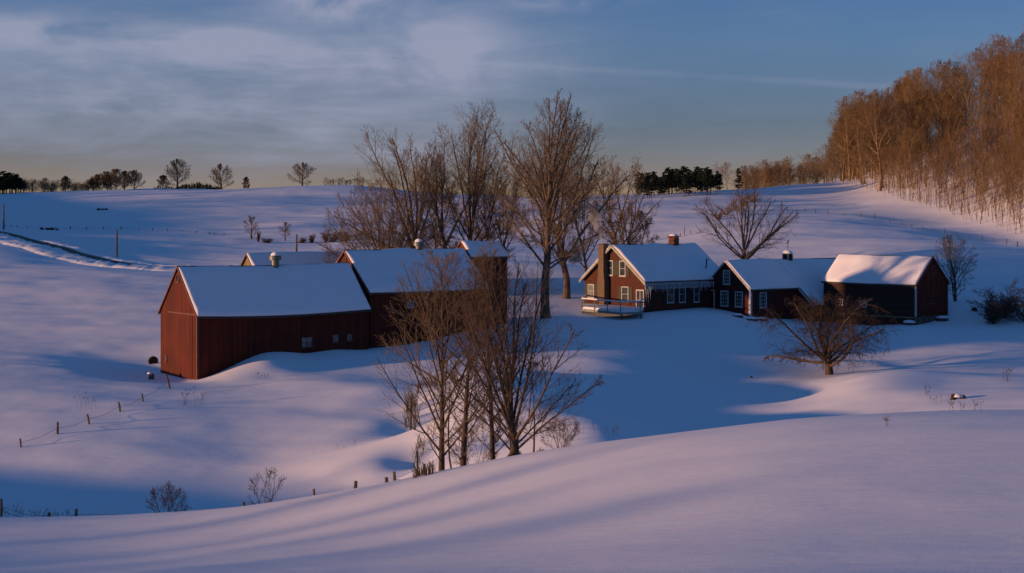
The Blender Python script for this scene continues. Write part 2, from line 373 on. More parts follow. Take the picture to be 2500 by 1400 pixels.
M['twigbrown'] = mat('brown_twigs', (.21, .10, .05), .85, noise_col(.2, (.10, .062, .028), (.21, .125, .052)))
M['twigshade'] = mat('shaded_apple_twigs', (.04, .03, .022), .85, noise_col(.35, (.028, .020, .014), (.055, .038, .026)))  # darker twig copy: the apple crown's shade is put into the colour
M['twiggold'] = mat('golden_twigs', (.21, .14, .06), .85, noise_col(.2, (.14, .092, .040), (.26, .17, .072)))
M['twigumber'] = mat('umber_twigs', (.1, .06, .03), .85, noise_col(.2, (.075, .045, .022), (.14, .085, .04)))
M['barkbrown'] = mat('brown_bark', (.15, .08, .05), .9, noise_col(1.3, (.10, .065, .036), (.33, .23, .13), (1, 1, .3)))
M['needle'] = mat('dark_needles', (.02, .035, .02), .8, noise_col(.6, (.010, .022, .013), (.032, .05, .026)))
M['wood'] = mat('weathered_post_wood', (.09, .08, .06), .9, noise_col(5, (.05, .045, .035), (.15, .13, .095), (1, 1, .2), bump=.5))
M['wire'] = mat('fence_wire', (.08, .07, .06), .6)
M['drygrass'] = mat('dry_grass', (.1, .065, .035), .9, noise_col(2, (.06, .04, .022), (.15, .10, .055)))
M['darkstuff'] = mat('dark_earth', (.04, .03, .025), .9, noise_col(3, (.02, .016, .013), (.07, .05, .035), bump=.6))
M['road'] = mat('sanded_road', (.12, .11, .08), .8, noise_col(.6, (.085, .08, .055), (.17, .155, .12), bump=.3))
M['ice'] = mat('icicle_ice', (.25, .32, .36), .25, noise_col(4, (.18, .24, .28), (.34, .42, .46)), .5)

# ------------------------------------------------------------------ ground sheet
def axis(segs):
    out = []; 
    for a, b, st in segs: out += list(np.arange(a, b, st))
    return np.array(out)
xs = axis([(-900,-400,25),(-400,-200,8),(-200,-110,3),(-110,-60,1.3),(-60,70,.5),(70,125,1.0),(125,220,3),(220,420,8),(420,900,25)])
ys = axis([(-80,0,8),(0,24,1.5),(24,48,.7),(48,84,.42),(84,175,.5),(175,270,.8),(270,360,1.2),(360,480,3),(480,760,14),(760,3000,80)])
GX, GY = np.meshgrid(xs, ys)
GZ = H(GX, GY)
# far beyond the hills the land levels out
t_ = smooth01(520, 900, np.hypot(GX*.9, GY)); GZ = GZ*(1-t_)+(-6)*t_
nx, ny = len(xs), len(ys)
idx = np.arange(nx*ny).reshape(ny, nx)
q = np.stack([idx[:-1, :-1], idx[:-1, 1:], idx[1:, 1:], idx[1:, :-1]], -1).reshape(-1, 4)
ground = link('ground', mesh_np('ground', np.stack([GX, GY, GZ], -1).reshape(-1, 3), q), M['snow'], smooth=True)
tag(ground, kind='structure')

# ------------------------------------------------------------------ buildings
class Bld:
    """gabled building: local x along the ridge, local y away from the camera, front wall at y=0"""
    def __init__(s, name, C, rz, L, W, zb, ze, zr, label, cat, group=None):
        s.L, s.W, s.zb = L, W, zb; s.he = ze-zb; s.hr = zr-zb; s.rz = rz
        s.root = empty(name, (C[0], C[1], zb), rz, label, cat, group)
        s.ax = (math.cos(rz), math.sin(rz)); s.ay = (-math.sin(rz), math.cos(rz)); s.O = C
    def walls(s, m, name='wall', x0=0, x1=None, y0=0, depth=None):
        x1 = s.L if x1 is None else x1; W = s.W; he = s.he; hr = s.hr
        k = (hr-he)/(W/2); zf = he+k*y0      # front eave height when the front wall stands forward
        b = MB(); P_ = lambda x: [(x, y0, -1.2), (x, W, -1.2), (x, W, he-.03), (x, W/2, hr-.03), (x, y0, zf-.03)]
        b.poly(P_(x0)+P_(x1), [(0, 1, 2, 3, 4), (9, 8, 7, 6, 5), (0, 4, 9, 5), (1, 6, 7, 2), (4, 3, 8, 9), (3, 2, 7, 8)])
        return b.build(name, m, s.root)
    def roofpts(s, y0, oy):
        k = (s.hr-s.he)/(s.W/2)
        return (y0-oy, s.he+k*(y0-oy)), (s.W/2, s.hr), (s.W+oy, s.he-k*oy)
    def roof(s, m, ox=.3, oy=.35, x0=0, x1=None, y0=0, th=.12, name='roof', sag=0):
        x1 = s.L if x1 is None else x1
        a, r, c_ = s.roofpts(y0, oy); b = MB()
        n = 12
        vs = []
        for i in range(n+1):
            x = x0-ox+(x1-x0+2*ox)*i/n; sg = -sag*math.sin(math.pi*i/n)
            vs += [(x, a[0], a[1]+sg), (x, r[0], r[1]+sg*.5), (x, c_[0], c_[1]+sg), (x, c_[0], c_[1]+th+sg), (x, r[0], r[1]+th+sg*.5), (x, a[0], a[1]+th+sg)]
        fs = []
        for i in range(n):
            for k in range(6):
                k2 = (k+1) % 6; fs.append((i*6+k, (i+1)*6+k, (i+1)*6+k2, i*6+k2))
        fs += [(0, 1, 4, 5), (1, 2, 3, 4)]
        e = n*6; fs += [(e+0, e+5, e+4, e+1), (e+1, e+4, e+3, e+2)]
        b.poly(vs, fs); return b.build(name, m, s.root)
    def snow(s, t=.3, ox=.3, oy=.35, x0=0, x1=None, y0=0, th=.12, seed=0, sag=0, name='roof_snow', e0=1, e1=1, eave_in=.06):
        x1 = s.L if x1 is None else x1
        a, r, c_ = s.roofpts(y0, oy-eave_in)
        X0 = x0-ox+.05; X1 = x1+ox-.05; nu = int((X1-X0)/.22)+2; nv = 44
        u = np.linspace(0, 1, nu); v = np.linspace(0, 1, nv)
        u = u*.96+.04*(.5-.5*np.cos(u*np.pi))
        Uu, Vv = np.meshgrid(u, v, indexing='ij')
        X = X0+(X1-X0)*Uu
        yf = np.where(Vv < .5, a[0]+(r[0]-a[0])*Vv*2, r[0]+(c_[0]-r[0])*(Vv-.5)*2)
        zf = np.where(Vv < .5, a[1]+(r[1]-a[1])*Vv*2, r[1]+(c_[1]-r[1])*(Vv-.5)*2)+th
        zf = zf-sag*np.sin(np.pi*Uu)*np.where(Vv < .5, 1-Vv, Vv)
        dx0 = (X-X0); dx1 = (X1-X); dy = np.minimum(np.abs(yf-a[0]), np.abs(yf-c_[0]))
        def edge(d, w_): q_ = np.clip(d/w_, 0, 1); return np.sqrt(1-(1-q_)**2)
        ed = edge(dy+.02, .22)
        if e0: ed = ed*edge(dx0+.02, .3)
        if e1: ed = ed*edge(dx1+.02, .3)
        nz = (vnoise(X/3.1+seed*9, yf/1.6, 11+seed)*.2+vnoise(X/1.1+seed, yf/.9, 13)*.06)+vnoise(X/.5+seed, yf/.5, 12+seed)*.025
        ridge = .16*np.exp(-(yf-r[0])**2/.18)
        top = zf+(t+nz-ridge)*np.clip(ed, .06, 1)
        wob = vnoise(X/.9+seed, X*0+3.3, 15)*.12
        yy = yf+np.where(Vv < .02, -abs(.02)+wob, 0)
        vt = np.stack([X, yy, top], -1).reshape(-1, 3); vb = np.stack([X, yf, zf+.006], -1).reshape(-1, 3)
        I = np.arange(nu*nv).reshape(nu, nv); o_ = nu*nv
        qt = np.stack([I[:-1, :-1], I[1:, :-1], I[1:, 1:], I[:-1, 1:]], -1).reshape(-1, 4)
        qb = qt[:, ::-1]+o_
        sides = []
        for e_ in (I[0, :], I[-1, ::-1], I[::-1, 0], I[:, -1]):
            sides.append(np.stack([e_[:-1], e_[1:], e_[1:]+o_, e_[:-1]+o_], -1))
        me = mesh_np(name, np.concatenate([vt, vb]), np.concatenate([qt, qb]+sides))
        return link(name, me, M['roofsnow'], s.root, smooth=True)
    def rake(s, m, x, y0=0, oy=.35, ox=.3, hgt=.22, name='rake_board'):
        """trim boards under the roof edge on the gable at x (0 or L); returns a part"""
        a, r, c_ = s.roofpts(y0, oy); sg = -1 if x < s.L/2 else 1
        xa = x+sg*(ox-.02); xb = x+sg*(ox+.03); x0_, x1_ = min(xa, xb), max(xa, xb); b = MB()
        for p, q_ in ((a, r), (r, c_)):
            b.poly([(x0_, p[0], p[1]+.06-hgt), (x1_, p[0], p[1]+.06-hgt), (x1_, q_[0], q_[1]+.06-hgt), (x0_, q_[0], q_[1]+.06-hgt),
                    (x0_, p[0], p[1]+.10), (x1_, p[0], p[1]+.10), (x1_, q_[0], q_[1]+.10), (x0_, q_[0], q_[1]+.10)],
                   [(0, 3, 2, 1), (4, 5, 6, 7), (0, 1, 5, 4), (1, 2, 6, 5), (2, 3, 7, 6), (3, 0, 4, 7)])
        return b.build(name, m, s.root)
    # face coordinates from the photograph: solve for the point of the wall plane on the line of sight
    def loc(s, face, px, py, y0=0):
        k = (px-1250)/F
        if face == 'front': B = (s.O[0]+s.ay[0]*y0, s.O[1]+s.ay[1]*y0); d = s.ax
        elif face == 'left': B = s.O; d = s.ay
        else: B = (s.O[0]+s.ax[0]*s.L, s.O[1]+s.ax[1]*s.L); d = s.ay
        t = (B[0]-k*B[1])/(k*d[1]-d[0]); Y = B[1]+d[1]*t
        return t, (YH-py)/F*Y-s.zb
    def plate(s, face, u0, u1, z0, z1, d0, d1, b, y0=0):
        """a box on a wall face, from d0 to d1 metres proud of it"""
        if face == 'front': b.box(u0, u1, y0-d1, y0-d0, z0, z1)
        elif face == 'left': b.box(-d1, -d0, u0, u1, z0, z1)
        else: b.box(s.L+d0, s.L+d1, u0, u1, z0, z1)
    def window(s, face, px0, py0, px1, py1, frame='white', glass='glass', fw=.09, cross=(1, 1), shut=(0, 0), y0=0, label=None, sill=True):
        u0, _ = s.loc(face, px0, py0, y0); u1, _ = s.loc(face, px1, py0, y0)
        pm = (px0+px1)/2
        _, z1 = s.loc(face, pm, py0, y0); _, z0 = s.loc(face, pm, py1, y0)
        if u0 > u1: u0, u1 = u1, u0
        b = MB(); pl = lambda *a: s.plate(face, *a, b, y0)
        pl(u0, u0+fw, z0, z1, .004, .07); pl(u1-fw, u1, z0, z1, .004, .07)
        pl(u0+fw, u1-fw, z0, z0+fw, .004, .065); pl(u0+fw, u1-fw, z1-fw, z1, .004, .065)
        for i in range(cross[0]):
            uc = u0+(u1-u0)*(i+1)/(cross[0]+1); pl(uc-.014, uc+.014, z0+fw, z1-fw, .012, .040)
        for i in range(cross[1]):
            zc = z0+(z1-z0)*(i+1)/(cross[1]+1); pl(u0+fw, u1-fw, zc-.022, zc+.022, .012, .044)
        fo = b.build('window', M[frame], s.root)
        if label: fo['label'] = label
        g = MB(); s.plate(face, u0+fw*.7, u1-fw*.7, z0+fw*.7, z1-fw*.7, .003, .018, g, y0); g.build('pane', M[glass], fo)
        if sill:
            q_ = MB(); s.plate(face, u0-.05, u1+.05, z0-.06, z0-.004, .003, .11, q_, y0); q_.build('sill', M[frame], fo)
        wd = (u1-u0)*.52
        for sg, on in ((-1, shut[0]), (1, shut[1])):
            if not on: continue
            q_ = MB(); a0, a1 = (u0-wd-.02, u0-.02) if sg < 0 else (u1+.02, u1+wd+.02)
            s.plate(face, a0, a1, z0, z1, .004, .045, q_, y0)
            n = 9
            for i in range(n):
                zz = z0+.05+(z1-z0-.1)*i/(n-1); s.plate(face, a0+.04, a1-.04, zz-.018, zz+.018, .046, .062, q_, y0)
            q_.build('shutter', M['shutter'], s.root)
        return fo
    def corner(s, x, y, z0, z1, m, wd=.14, name='corner_board'):
        b = MB(); b.box(x-wd if x > 0 else x-.03, x+.03 if x > 0 else x+wd, y-.03, y+wd, z0, z1); return b.build(name, m, s.root)
def cap_snow(b_, cx, cy, z0, rx, ry, hh, root, name='snow_cap', seed=0):
    n = 14; m = 5; vs = []; fs = []
    for j in range(m):
        t = j/(m-1); rr = math.cos(t*math.pi/2*.98); zz = z0+hh*math.sin(t*math.pi/2)
        for i in range(n):
            a = 2*math.pi*i/n; w_ = 1+.06*math.sin(3*a+seed+t)
            vs.append((cx+rx*rr*w_*math.cos(a), cy+ry*rr*w_*math.sin(a), zz))
    for j in range(m-1):
        for i in range(n):
            i2 = (i+1) % n; fs.append((j*n+i, j*n+i2, (j+1)*n+i2, (j+1)*n+i))
    fs.append(tuple(range((m-1)*n, m*n))); fs.append(tuple(reversed(range(n))))
    q_ = MB(); q_.poly(vs, fs); return q_.build(name, M['roofsnow'], root, smooth=True)
def lathe(b, cx, cy, prof, n=20):
    b.tube([(cx, cy, z_) for r_, z_ in prof], [r_ for r_, z_ in prof], n)
def ventilator(bd, x, size, zoff=0):
    """galvanised roof ventilator: throat, wide drum, cone"""
    zt = bd.hr+.1+zoff
    b = MB(); b.tube([(x, bd.W/2, zt-.5), (x, bd.W/2, zt+.55*size)], [.34*size, .34*size], 18)
    st = b.build('roof_ventilator', M['metal'], bd.root, smooth=False)
    d = MB()
    zz = zt+.5*size; r_ = .54*size
    d.tube([(x, bd.W/2, zz), (x, bd.W/2, zz+.02), (x, bd.W/2, zz+.36*size), (x, bd.W/2, zz+.40*size)], [r_*.8, r_, r_, r_*.94], 22)
    d.build('drum', M['metal'], st, smooth=False)
    cap_snow(d, x, bd.W/2, zz+.41*size, .40*size, .40*size, .34*size, st, 'snow_cap')
    f = MB(); f.tube([(x, bd.W/2, zz+.6*size), (x, bd.W/2, zz+.98*size)], [.02, .012], 6)
    f.build('finial', M['metal'], st)

def pw(px, d): return ((px-1250)/F*d, d)
# --- front red barn
b1 = Bld('red_barn', pw(481, 125), R(37), 17.0, 7.5, -13.6, -7.95, -4.0,
         'long low red barn nearest the camera, its tall gable end lit orange', 'barn')
b1.walls(M['red']); b1.roof(M['roof'], .12, .3, sag=.22); b1.snow(.24, .12, .3, seed=1, sag=.22)
b1.rake(M['trimred'], 0, ox=.12, oy=.3, hgt=.14)
b1.window('left', 431, 671, 438, 689, 'trimred', 'glass', .07, (0, 0), sill=True)
b1.window('left', 403, 867, 408, 882, 'trimred', 'milky', .06, (0, 0))
b1.window('front', 735, 823, 762, 849, 'trimred', 'milky', .06, (1, 1), label='wide dusty window low in the dark side wall')
b1.window('front', 811, 817, 827, 837, 'trimred', 'milky', .06, (1, 0)); b1.window('front', 846, 815, 860, 833, 'trimred', 'milky', .06, (1, 0))
ventilator(b1, 9.4, 1.0, -.15)
b1.corner(0, 0, -.5, b1.he-.2, M['trimred'])
q_ = MB(); u, zz = b1.loc('left', 415, 762); q_.box(-.045, -.005, .35, 5.9, zz-.06, zz+.06); q_.build('door_track', M['trimred'], b1.root)
q_ = MB(); q_.box(-.04, -.005, .9, 5.4, .2, zz-.08); q_.build('barn_door', M['red'], b1.root)
# --- second barn
b2 = Bld('red_barn', pw(904, 136.2), R(37), 13.4, 8.9, -12.2, -6.55, -2.85,
         'taller red barn joined behind the nearest one, small black window in its gable', 'barn')
b2.walls(M['red']); b2.roof(M['roof'], .2, .3, sag=.06); b2.snow(.28, .2, .3, seed=2, sag=.06)
b2.rake(M['trimred'], 0, ox=.2, oy=.3, hgt=.16)
b2.window('left', 840, 629, 846, 645, 'trimred', 'glass', .06, (0, 0)); b2.window('front', 994, 735, 1010, 751, 'white', 'milky', .07, (1, 1))
ventilator(b2, 8.3, .98, -.2)
# --- tower block
b4 = Bld('red_barn', pw(1150, 147.5), R(28), 4.1, 4.2, -12.0, -3.6, -2.15,
         'tall narrow red barn with a short snowy roof at the right end of the barns', 'barn')
b4.walls(M['red']); b4.roof(M['roof'], .15, .25); b4.snow(.25, .15, .25, seed=3); b4.rake(M['trimred'], 0, ox=.15, oy=.25, hgt=.12)
# --- gray barn behind
b5 = Bld('gray_barn', (P(640, 652, 163)[0], 163), R(34), 15, 7.6, -12, -7.1, -3.75,
         'weathered gray barn whose gable and snowy roof peek over the nearest red barn', 'barn')
b5.walls(M['grayboard']); b5.roof(M['roof'], .25, .3); b5.snow(.3, .25, .3, seed=4); b5.rake(M['grayboard'], 0, ox=.25, oy=.3, hgt=.1)

# --- farmhouse
hs = Bld('farmhouse', pw(1575, 158), R(40), 12.6, 9.5, -10.5, -6.35, -2.7,
         'two storey brick farmhouse with green-gray gable trim, dark shutters and two chimneys', 'house')
hs.walls(M['brickred']); hs.roof(M['roof'], .45, .45); hs.snow(.26, .45, .45, seed=5)
hs.rake(M['graytrim'], 0, ox=.45, oy=.45, hgt=.30); hs.rake(M['white'], hs.L, ox=.45, oy=.45, hgt=.3)
q_ = MB(); a_, r_, c_ = hs.roofpts(0, .45)
for p, s_ in ((a_, 1), (c_, -1)):           # soffit under the gable overhang
    q_.poly([(-.43, p[0], p[1]-.02), (0, p[0], p[1]-.02), (0, r_[0], r_[1]-.02), (-.43, r_[0], r_[1]-.02)], [(0, 1, 2, 3)])
q_.build('soffit', M['white'], hs.root)
for pxs, shut in (((1482, 636, 1497, 673), (1, 0)), ((1513, 637, 1528, 675), (1, 1))): hs.window('left', *pxs, 'white', 'glass', .1, (0, 1), shut)
hs.window('left', 1518, 700, 1535, 737, 'white', 'glass', .1, (0, 1), (1, 1))
hs.window('left', 1436, 694, 1451, 728, 'white', 'milky', .1, (0, 1), (1, 1), label='lower window left of the chimney, lit by the sun')
hs.window('front', 1628, 700, 1645, 740, 'white', 'glass', .09, (0, 1), (1, 1))
hs.window('front', 1657, 699, 1673, 739, 'white', 'glass', .09, (0, 1), (0, 1)); hs.window('front', 1693, 700, 1707, 738, 'white', 'glass', .09, (0, 1), (1, 1))
# glazed porch door
u0, z1 = hs.loc('left', 1573, 708); u1, z0 = hs.loc('left', 1554, 755); zt_ = z1
q_ = MB(); hs.plate('left', u0, u0+.1, z0, z1, .004, .09, q_); hs.plate('left', u1-.1, u1, z0, z1, .004, .09, q_); hs.plate('left', u0+.1, u1-.1, z1-.14, z1, .004, .085, q_)
um = (u0+u1)/2; hs.plate('left', um-.04, um+.04, z0, z1-.14, .02, .06, q_); hs.plate('left', u0+.1, u1-.1, z0+.9, z0+1.0, .02, .055, q_)
do_ = q_.build('door', M['white'], hs.root); q_ = MB(); hs.plate('left', u0+.09, u1-.09, z0, z1-.13, .003, .018, q_); q_.build('pane', M['glass'], do_)
# frieze and ice under the front eave
q_ = MB(); q_.box(-.05, hs.L+.05, -.40, -.02, hs.he-.62, hs.he-.40); q_.box(-.02, hs.L, -.10, -.004, hs.he-1.0, hs.he-.62); q_.build('frieze', M['white'], hs.root)
q_ = MB(); rnd = random.Random(3)
x = -.4
while x < hs.L-1:
    ln = rnd.uniform(.25, 1.1)*(1.0 if x > .6 else 2.4); rr = rnd.uniform(.03, .07)
    q_.tube([(x, -.46, hs.he-.38), (x+.01, -.47, hs.he-.40-ln*.5), (x+.02, -.47, hs.he-.40-ln)], [rr*1.4, rr*.7, .006], 5); x += rnd.uniform(.06, .2)
q_.box(-.45, hs.L*.75, -.50, -.43, hs.he-.48, hs.he-.30); q_.build('icicles', M['ice'], hs.root)
# big outside chimney on the gable
uc, _ = hs.loc('left', 1478, 620)
q_ = MB(); ww = .62
zs = [(-1, .55), (hs.he-.3, .55), (hs.he+.7, .42), (hs.hr+.1, .42)]
vs = []; fs = []
for z_, hw in zs: vs += [(-.7, uc-hw, z_), (-.004, uc-hw, z_), (-.004, uc+hw, z_), (-.7, uc+hw, z_)]
for i in range(3):
    for k in range(4): fs.append((i*4+k, i*4+(k+1) % 4, (i+1)*4+(k+1) % 4, (i+1)*4+k))
fs.append((12, 13, 14, 15)); q_.poly(vs, fs); ch = q_.build('chimney', M['chimney'], hs.root)
q_ = MB(); q_.box(-.75, .05, uc-.47, uc+.47, hs.hr+.101, hs.hr+.2); q_.build('chimney_cap', M['stone'], ch)
chim_top = Matrix.Rotation(hs.rz, 4, 'Z') @ Vector((-.4, uc, 0)) + Vector((hs.O[0], hs.O[1], hs.zb+hs.hr+.22))
# red ridge chimney
ux = (lambda k, B: (B[0]-k*B[1])/(k*hs.ax[1]-hs.ax[0]))((1645-1250)/F, (hs.O[0]+hs.ay[0]*hs.W/2, hs.O[1]+hs.ay[1]*hs.W/2))
q_ = MB(); q_.box(ux-.42, ux+.42, hs.W/2-.42, hs.W/2+.42, hs.hr-.5, hs.hr+.78)
for i in range(4):
    for s_ in (-1, 1): q_.box(ux-.42+.24*i, ux-.42+.24*i+.11, hs.W/2+s_*.36-.06, hs.W/2+s_*.36+.06, hs.hr+.78, hs.hr+.94)
q_.box(ux-.47, ux+.47, hs.W/2-.47, hs.W/2+.47, hs.hr+.94, hs.hr+1.0)
ch = q_.build('chimney', M['chimneyred'], hs.root); cap_snow(None, ux, hs.W/2, hs.hr+1.0, .5, .5, .28, ch)
# bent vent pipe on the lower roof
q_ = MB(); vx, vy = 10.4, .8; vz = hs.he+.75
q_.tube([(vx, vy, vz-.5), (vx, vy, vz+.45), (vx+.12, vy, vz+.5), (vx+.14, vy, vz+1.3), (vx+.45, vy, vz+1.34)], .07, 8); q_.build('vent_pipe', M['shutter'], hs.root)

# --- red clapboard wing
wg = Bld('farmhouse_wing', pw(1832, 160), R(38), 18.4, 7.0, -10.9, -7.4, -4.45,
         'single storey dark red clapboard wing with white window frames and a tiny cupola', 'house')
L1 = 7.6
wg.walls(M['redclap'], x1=L1); wg.roof(M['roof'], .25, .28, x1=L1-.05); wg.snow(.24, .25, .28, x1=L1+.1, seed=6, e1=0)
o = wg.walls(M['redclap'], 'rear_wall', x0=L1+.01, y0=-2.2); o = wg.roof(M['roof'], .0, .25, x0=L1+.2, y0=-2.2, name='rear_roof')
wg.snow(.24, .02, .25, x0=L1+.1, y0=-2.2, seed=7, e0=0, name='rear_roof_snow')
wg.rake(M['white'], 0, ox=.25, oy=.28, hgt=.16); wg.corner(0, 0, 0, wg.he-.12, M['white'], .26)
wg.corner(0, wg.W-.26, 0, wg.he-.12, M['white'], .2)
wg.window('left', 1766, 660, 1783, 695, 'white', 'glass', .11, (2, 3), (1, 1))
wg.window('left', 1760, 710, 1779, 748, 'white', 'glass', .11, (2, 3), (1, 1)); wg.window('left', 1795, 712, 1814, 750, 'white', 'glass', .11, (2, 3), (0, 1))
wg.window('front', 1854, 714, 1871, 752, 'white', 'glass', .11, (2, 3), (1, 1))
u0, z1 = wg.loc('left', 1745, 708); u1, z0 = wg.loc('left', 1725, 756)
q_ = MB(); wg.plate('left', u0, u0+.13, z0, z1, .004, .08, q_); wg.plate('left', u1-.13, u1, z0, z1, .004, .08, q_); wg.plate('left', u0+.13, u1-.13, z1-.12, z1, .004, .075, q_)
do_ = q_.build('door_frame', M['white'], wg.root); q_ = MB(); wg.plate('left', u0+.12, u1-.12, z0, z1-.12, .003, .03, q_); q_.build('door', M['shutter'], do_)
# sloping rake board where the rear roof comes further down
q_ = MB(); k_ = (wg.hr-wg.he)/(wg.W/2); xr = L1-.03
q_.poly([(xr-.05, -2.45, wg.he-k_*2.45-.1), (xr+.03, -2.45, wg.he-k_*2.45-.1), (xr+.03, -.2, wg.he-k_*.2-.1), (xr-.05, -.2, wg.he-k_*.2-.1),
         (xr-.05, -2.45, wg.he-k_*2.45+.13), (xr+.03, -2.45, wg.he-k_*2.45+.13), (xr+.03, -.2, wg.he-k_*.2+.13), (xr-.05, -.2, wg.he-k_*.2+.13)],
        [(0, 3, 2, 1), (4, 5, 6, 7), (0, 1, 5, 4), (1, 2, 6, 5), (2, 3, 7, 6), (3, 0, 4, 7)]); q_.build('rake_board', M['white'], wg.root)
# cupola with weather vane
ux = (lambda k, B: (B[0]-k*B[1])/(k*wg.ax[1]-wg.ax[0]))((1923-1250)/F, (wg.O[0]+wg.ay[0]*3.5, wg.O[1]+wg.ay[1]*3.5))
q_ = MB(); q_.box(ux-.4, ux+.4, 3.1, 3.9, wg.hr-.3, wg.hr+.62); cu = q_.build('cupola', M['shutter'], wg.root)
for s_ in (-1, 1):
    for r2 in (-1, 1): q_ = MB(); q_.box(ux+s_*.38-.05, ux+s_*.38+.05, 3.5+r2*.38-.05, 3.5+r2*.38+.05, wg.hr-.2, wg.hr+.60); q_.build('corner_post', M['white'], cu)
q_ = MB(); q_.tube([(ux, 3.5, wg.hr+.62), (ux, 3.5, wg.hr+.68), (ux, 3.5, wg.hr+1.05)], [.72, .72, .06], 4); q_.build('cupola_roof', M['roof'], cu)
cap_snow(None, ux, 3.5, wg.hr+.70, .62, .62, .42, cu)
q_ = MB(); zt = wg.hr+1.05; q_.tube([(ux, 3.5, zt), (ux, 3.5, zt+1.2)], .022, 6); q_.tube([(ux-.3, 3.5, zt+.45), (ux+.3, 3.5, zt+.45)], .02, 5)
q_.tube([(ux, 3.2, zt+.45), (ux, 3.8, zt+.45)], .02, 5); q_.tube([(ux-.35, 3.5, zt+.85), (ux+.35, 3.5, zt+.85)], .02, 5)
q_.poly([(ux-.1, 3.49, zt+.9), (ux+.12, 3.49, zt+.9), (ux+.22, 3.49, zt+1.25), (ux-.02, 3.49, zt+1.1), (ux-.1, 3.51, zt+.9), (ux+.12, 3.51, zt+.9), (ux+.22, 3.51, zt+1.25), (ux-.02, 3.51, zt+1.1)],
        [(0, 1, 2, 3), (7, 6, 5, 4), (0, 4, 5, 1), (1, 5, 6, 2), (2, 6, 7, 3), (3, 7, 4, 0)]); q_.build('weather_vane', M['shutter'], cu)

# --- right hand barn
q3 = R(49); C3 = pw(2236, 155); L3 = 11.9
O3 = (C3[0]-math.cos(q3)*L3, C3[1]+math.sin(q3)*L3)
b3 = Bld('dark_barn', O3, -q3, L3, 6.0, -10.15, -6.65, -3.85,
         'dark brown barn at the right end of the farm, dim windows in its wall', 'barn')
b3.walls(M['darkclap']); b3.roof(M['roof'], .15, .25, sag=.05); b3.snow(.2, .15, .25, seed=8, sag=.05)
q_ = MB(); he_, hr_ = b3.he-.06, b3.hr-.06
q_.poly([(L3+.004, .05, .15), (L3+.03, .05, .15), (L3+.03, 5.95, .15), (L3+.004, 5.95, .15), (L3+.004, .05, he_), (L3+.03, .05, he_), (L3+.03, 5.95, he_), (L3+.004, 5.95, he_), (L3+.004, 3, hr_), (L3+.03, 3, hr_)],
        [(0, 1, 5, 9, 6, 2), (1, 2, 6, 9, 5), (0, 4, 5, 1), (3, 2, 6, 7), (4, 8, 9, 5), (8, 7, 6, 9)][1:]); q_.build('gable_wall', M['red'], b3.root)
b3.rake(M['trimred'], L3, ox=.15, oy=.25, hgt=.14)
q_ = MB(); q_.box(L3-.10, L3+.06, -.05, .08, 0, b3.he-.2); q_.build('corner_board', M['white'], b3.root)
q_ = MB(); q_.box(L3-.08, L3+.06, 5.94, 6.05, 0, b3.he-.2); q_.build('corner_board', M['white'], b3.root)
b3.window('front', 2101, 734, 2116, 751, 'white', 'glass', .1, (1, 1), sill=False); b3.window('front', 2045, 730, 2059, 746, 'white', 'glass', .1, (1, 1), sill=False)
for w4 in ((2273, 650, 2283, 668), (2267, 722, 2277, 742)):
    b3.window('right', *w4, 'trimred', 'milky', .08, (0, 1))
q_ = MB(); q_.box(-.02, L3-.12, .15, 5.6, -1.6, -.3); q_.build('foundation', M['stone'], b3.root)
q_ = MB(); q_.box(0, L3-.1, -.06, .1, -.12, .02); q_.build('sill_beam', M['grayboard'], b3.root)
q_ = MB(); q_.box(L3-.2, L3+.12, -.05, 6.05, -1.6, .1); q_.build('foundation_wall', M['stone'], b3.root)

# --- deck in front of the house gable
dz = -9.42
dk = empty('wooden_deck', (pw(1490, 155)[0], 155, dz), 0, 'pale wooden deck with a snowy railing against the brick farmhouse gable', 'deck')
def dl(px, d): X, Y = pw(px, d); return (X-dk.location.x, Y-dk.location.y)
poly = [dl(1421, 158.5), dl(1515, 151.9), dl(1563, 153.2), dl(1572, 157.6), dl(1432, 166)]
q_ = MB(); n5 = len(poly)
q_.poly([(x, y, -.26) for x, y in poly]+[(x, y, 0) for x, y in poly], [tuple(reversed(range(n5))), tuple(range(n5, 2*n5))]+[(i, (i+1) % n5, (i+1) % n5+n5, i+n5) for i in range(n5)])
q_.build('platform', M['deckwood'], dk)
cx_ = sum(p[0] for p in poly)/n5; cy_ = sum(p[1] for p in poly)/n5
q_ = MB(); pin = [(cx_+(x-cx_)*.93, cy_+(y-cy_)*.93) for x, y in poly]
q_.poly([(x, y, .004) for x, y in poly]+[(x, y, .22) for x, y in pin], [tuple(reversed(range(n5))), tuple(range(n5, 2*n5))]+[(i, (i+1) % n5, (i+1) % n5+n5, i+n5) for i in range(n5)])
q_.build('deck_snow', M['roofsnow'], dk)
rails = [(poly[4], poly[0], 2), (poly[0], poly[1], 3), (poly[1], poly[2], 1), (poly[2], poly[3], 1)]
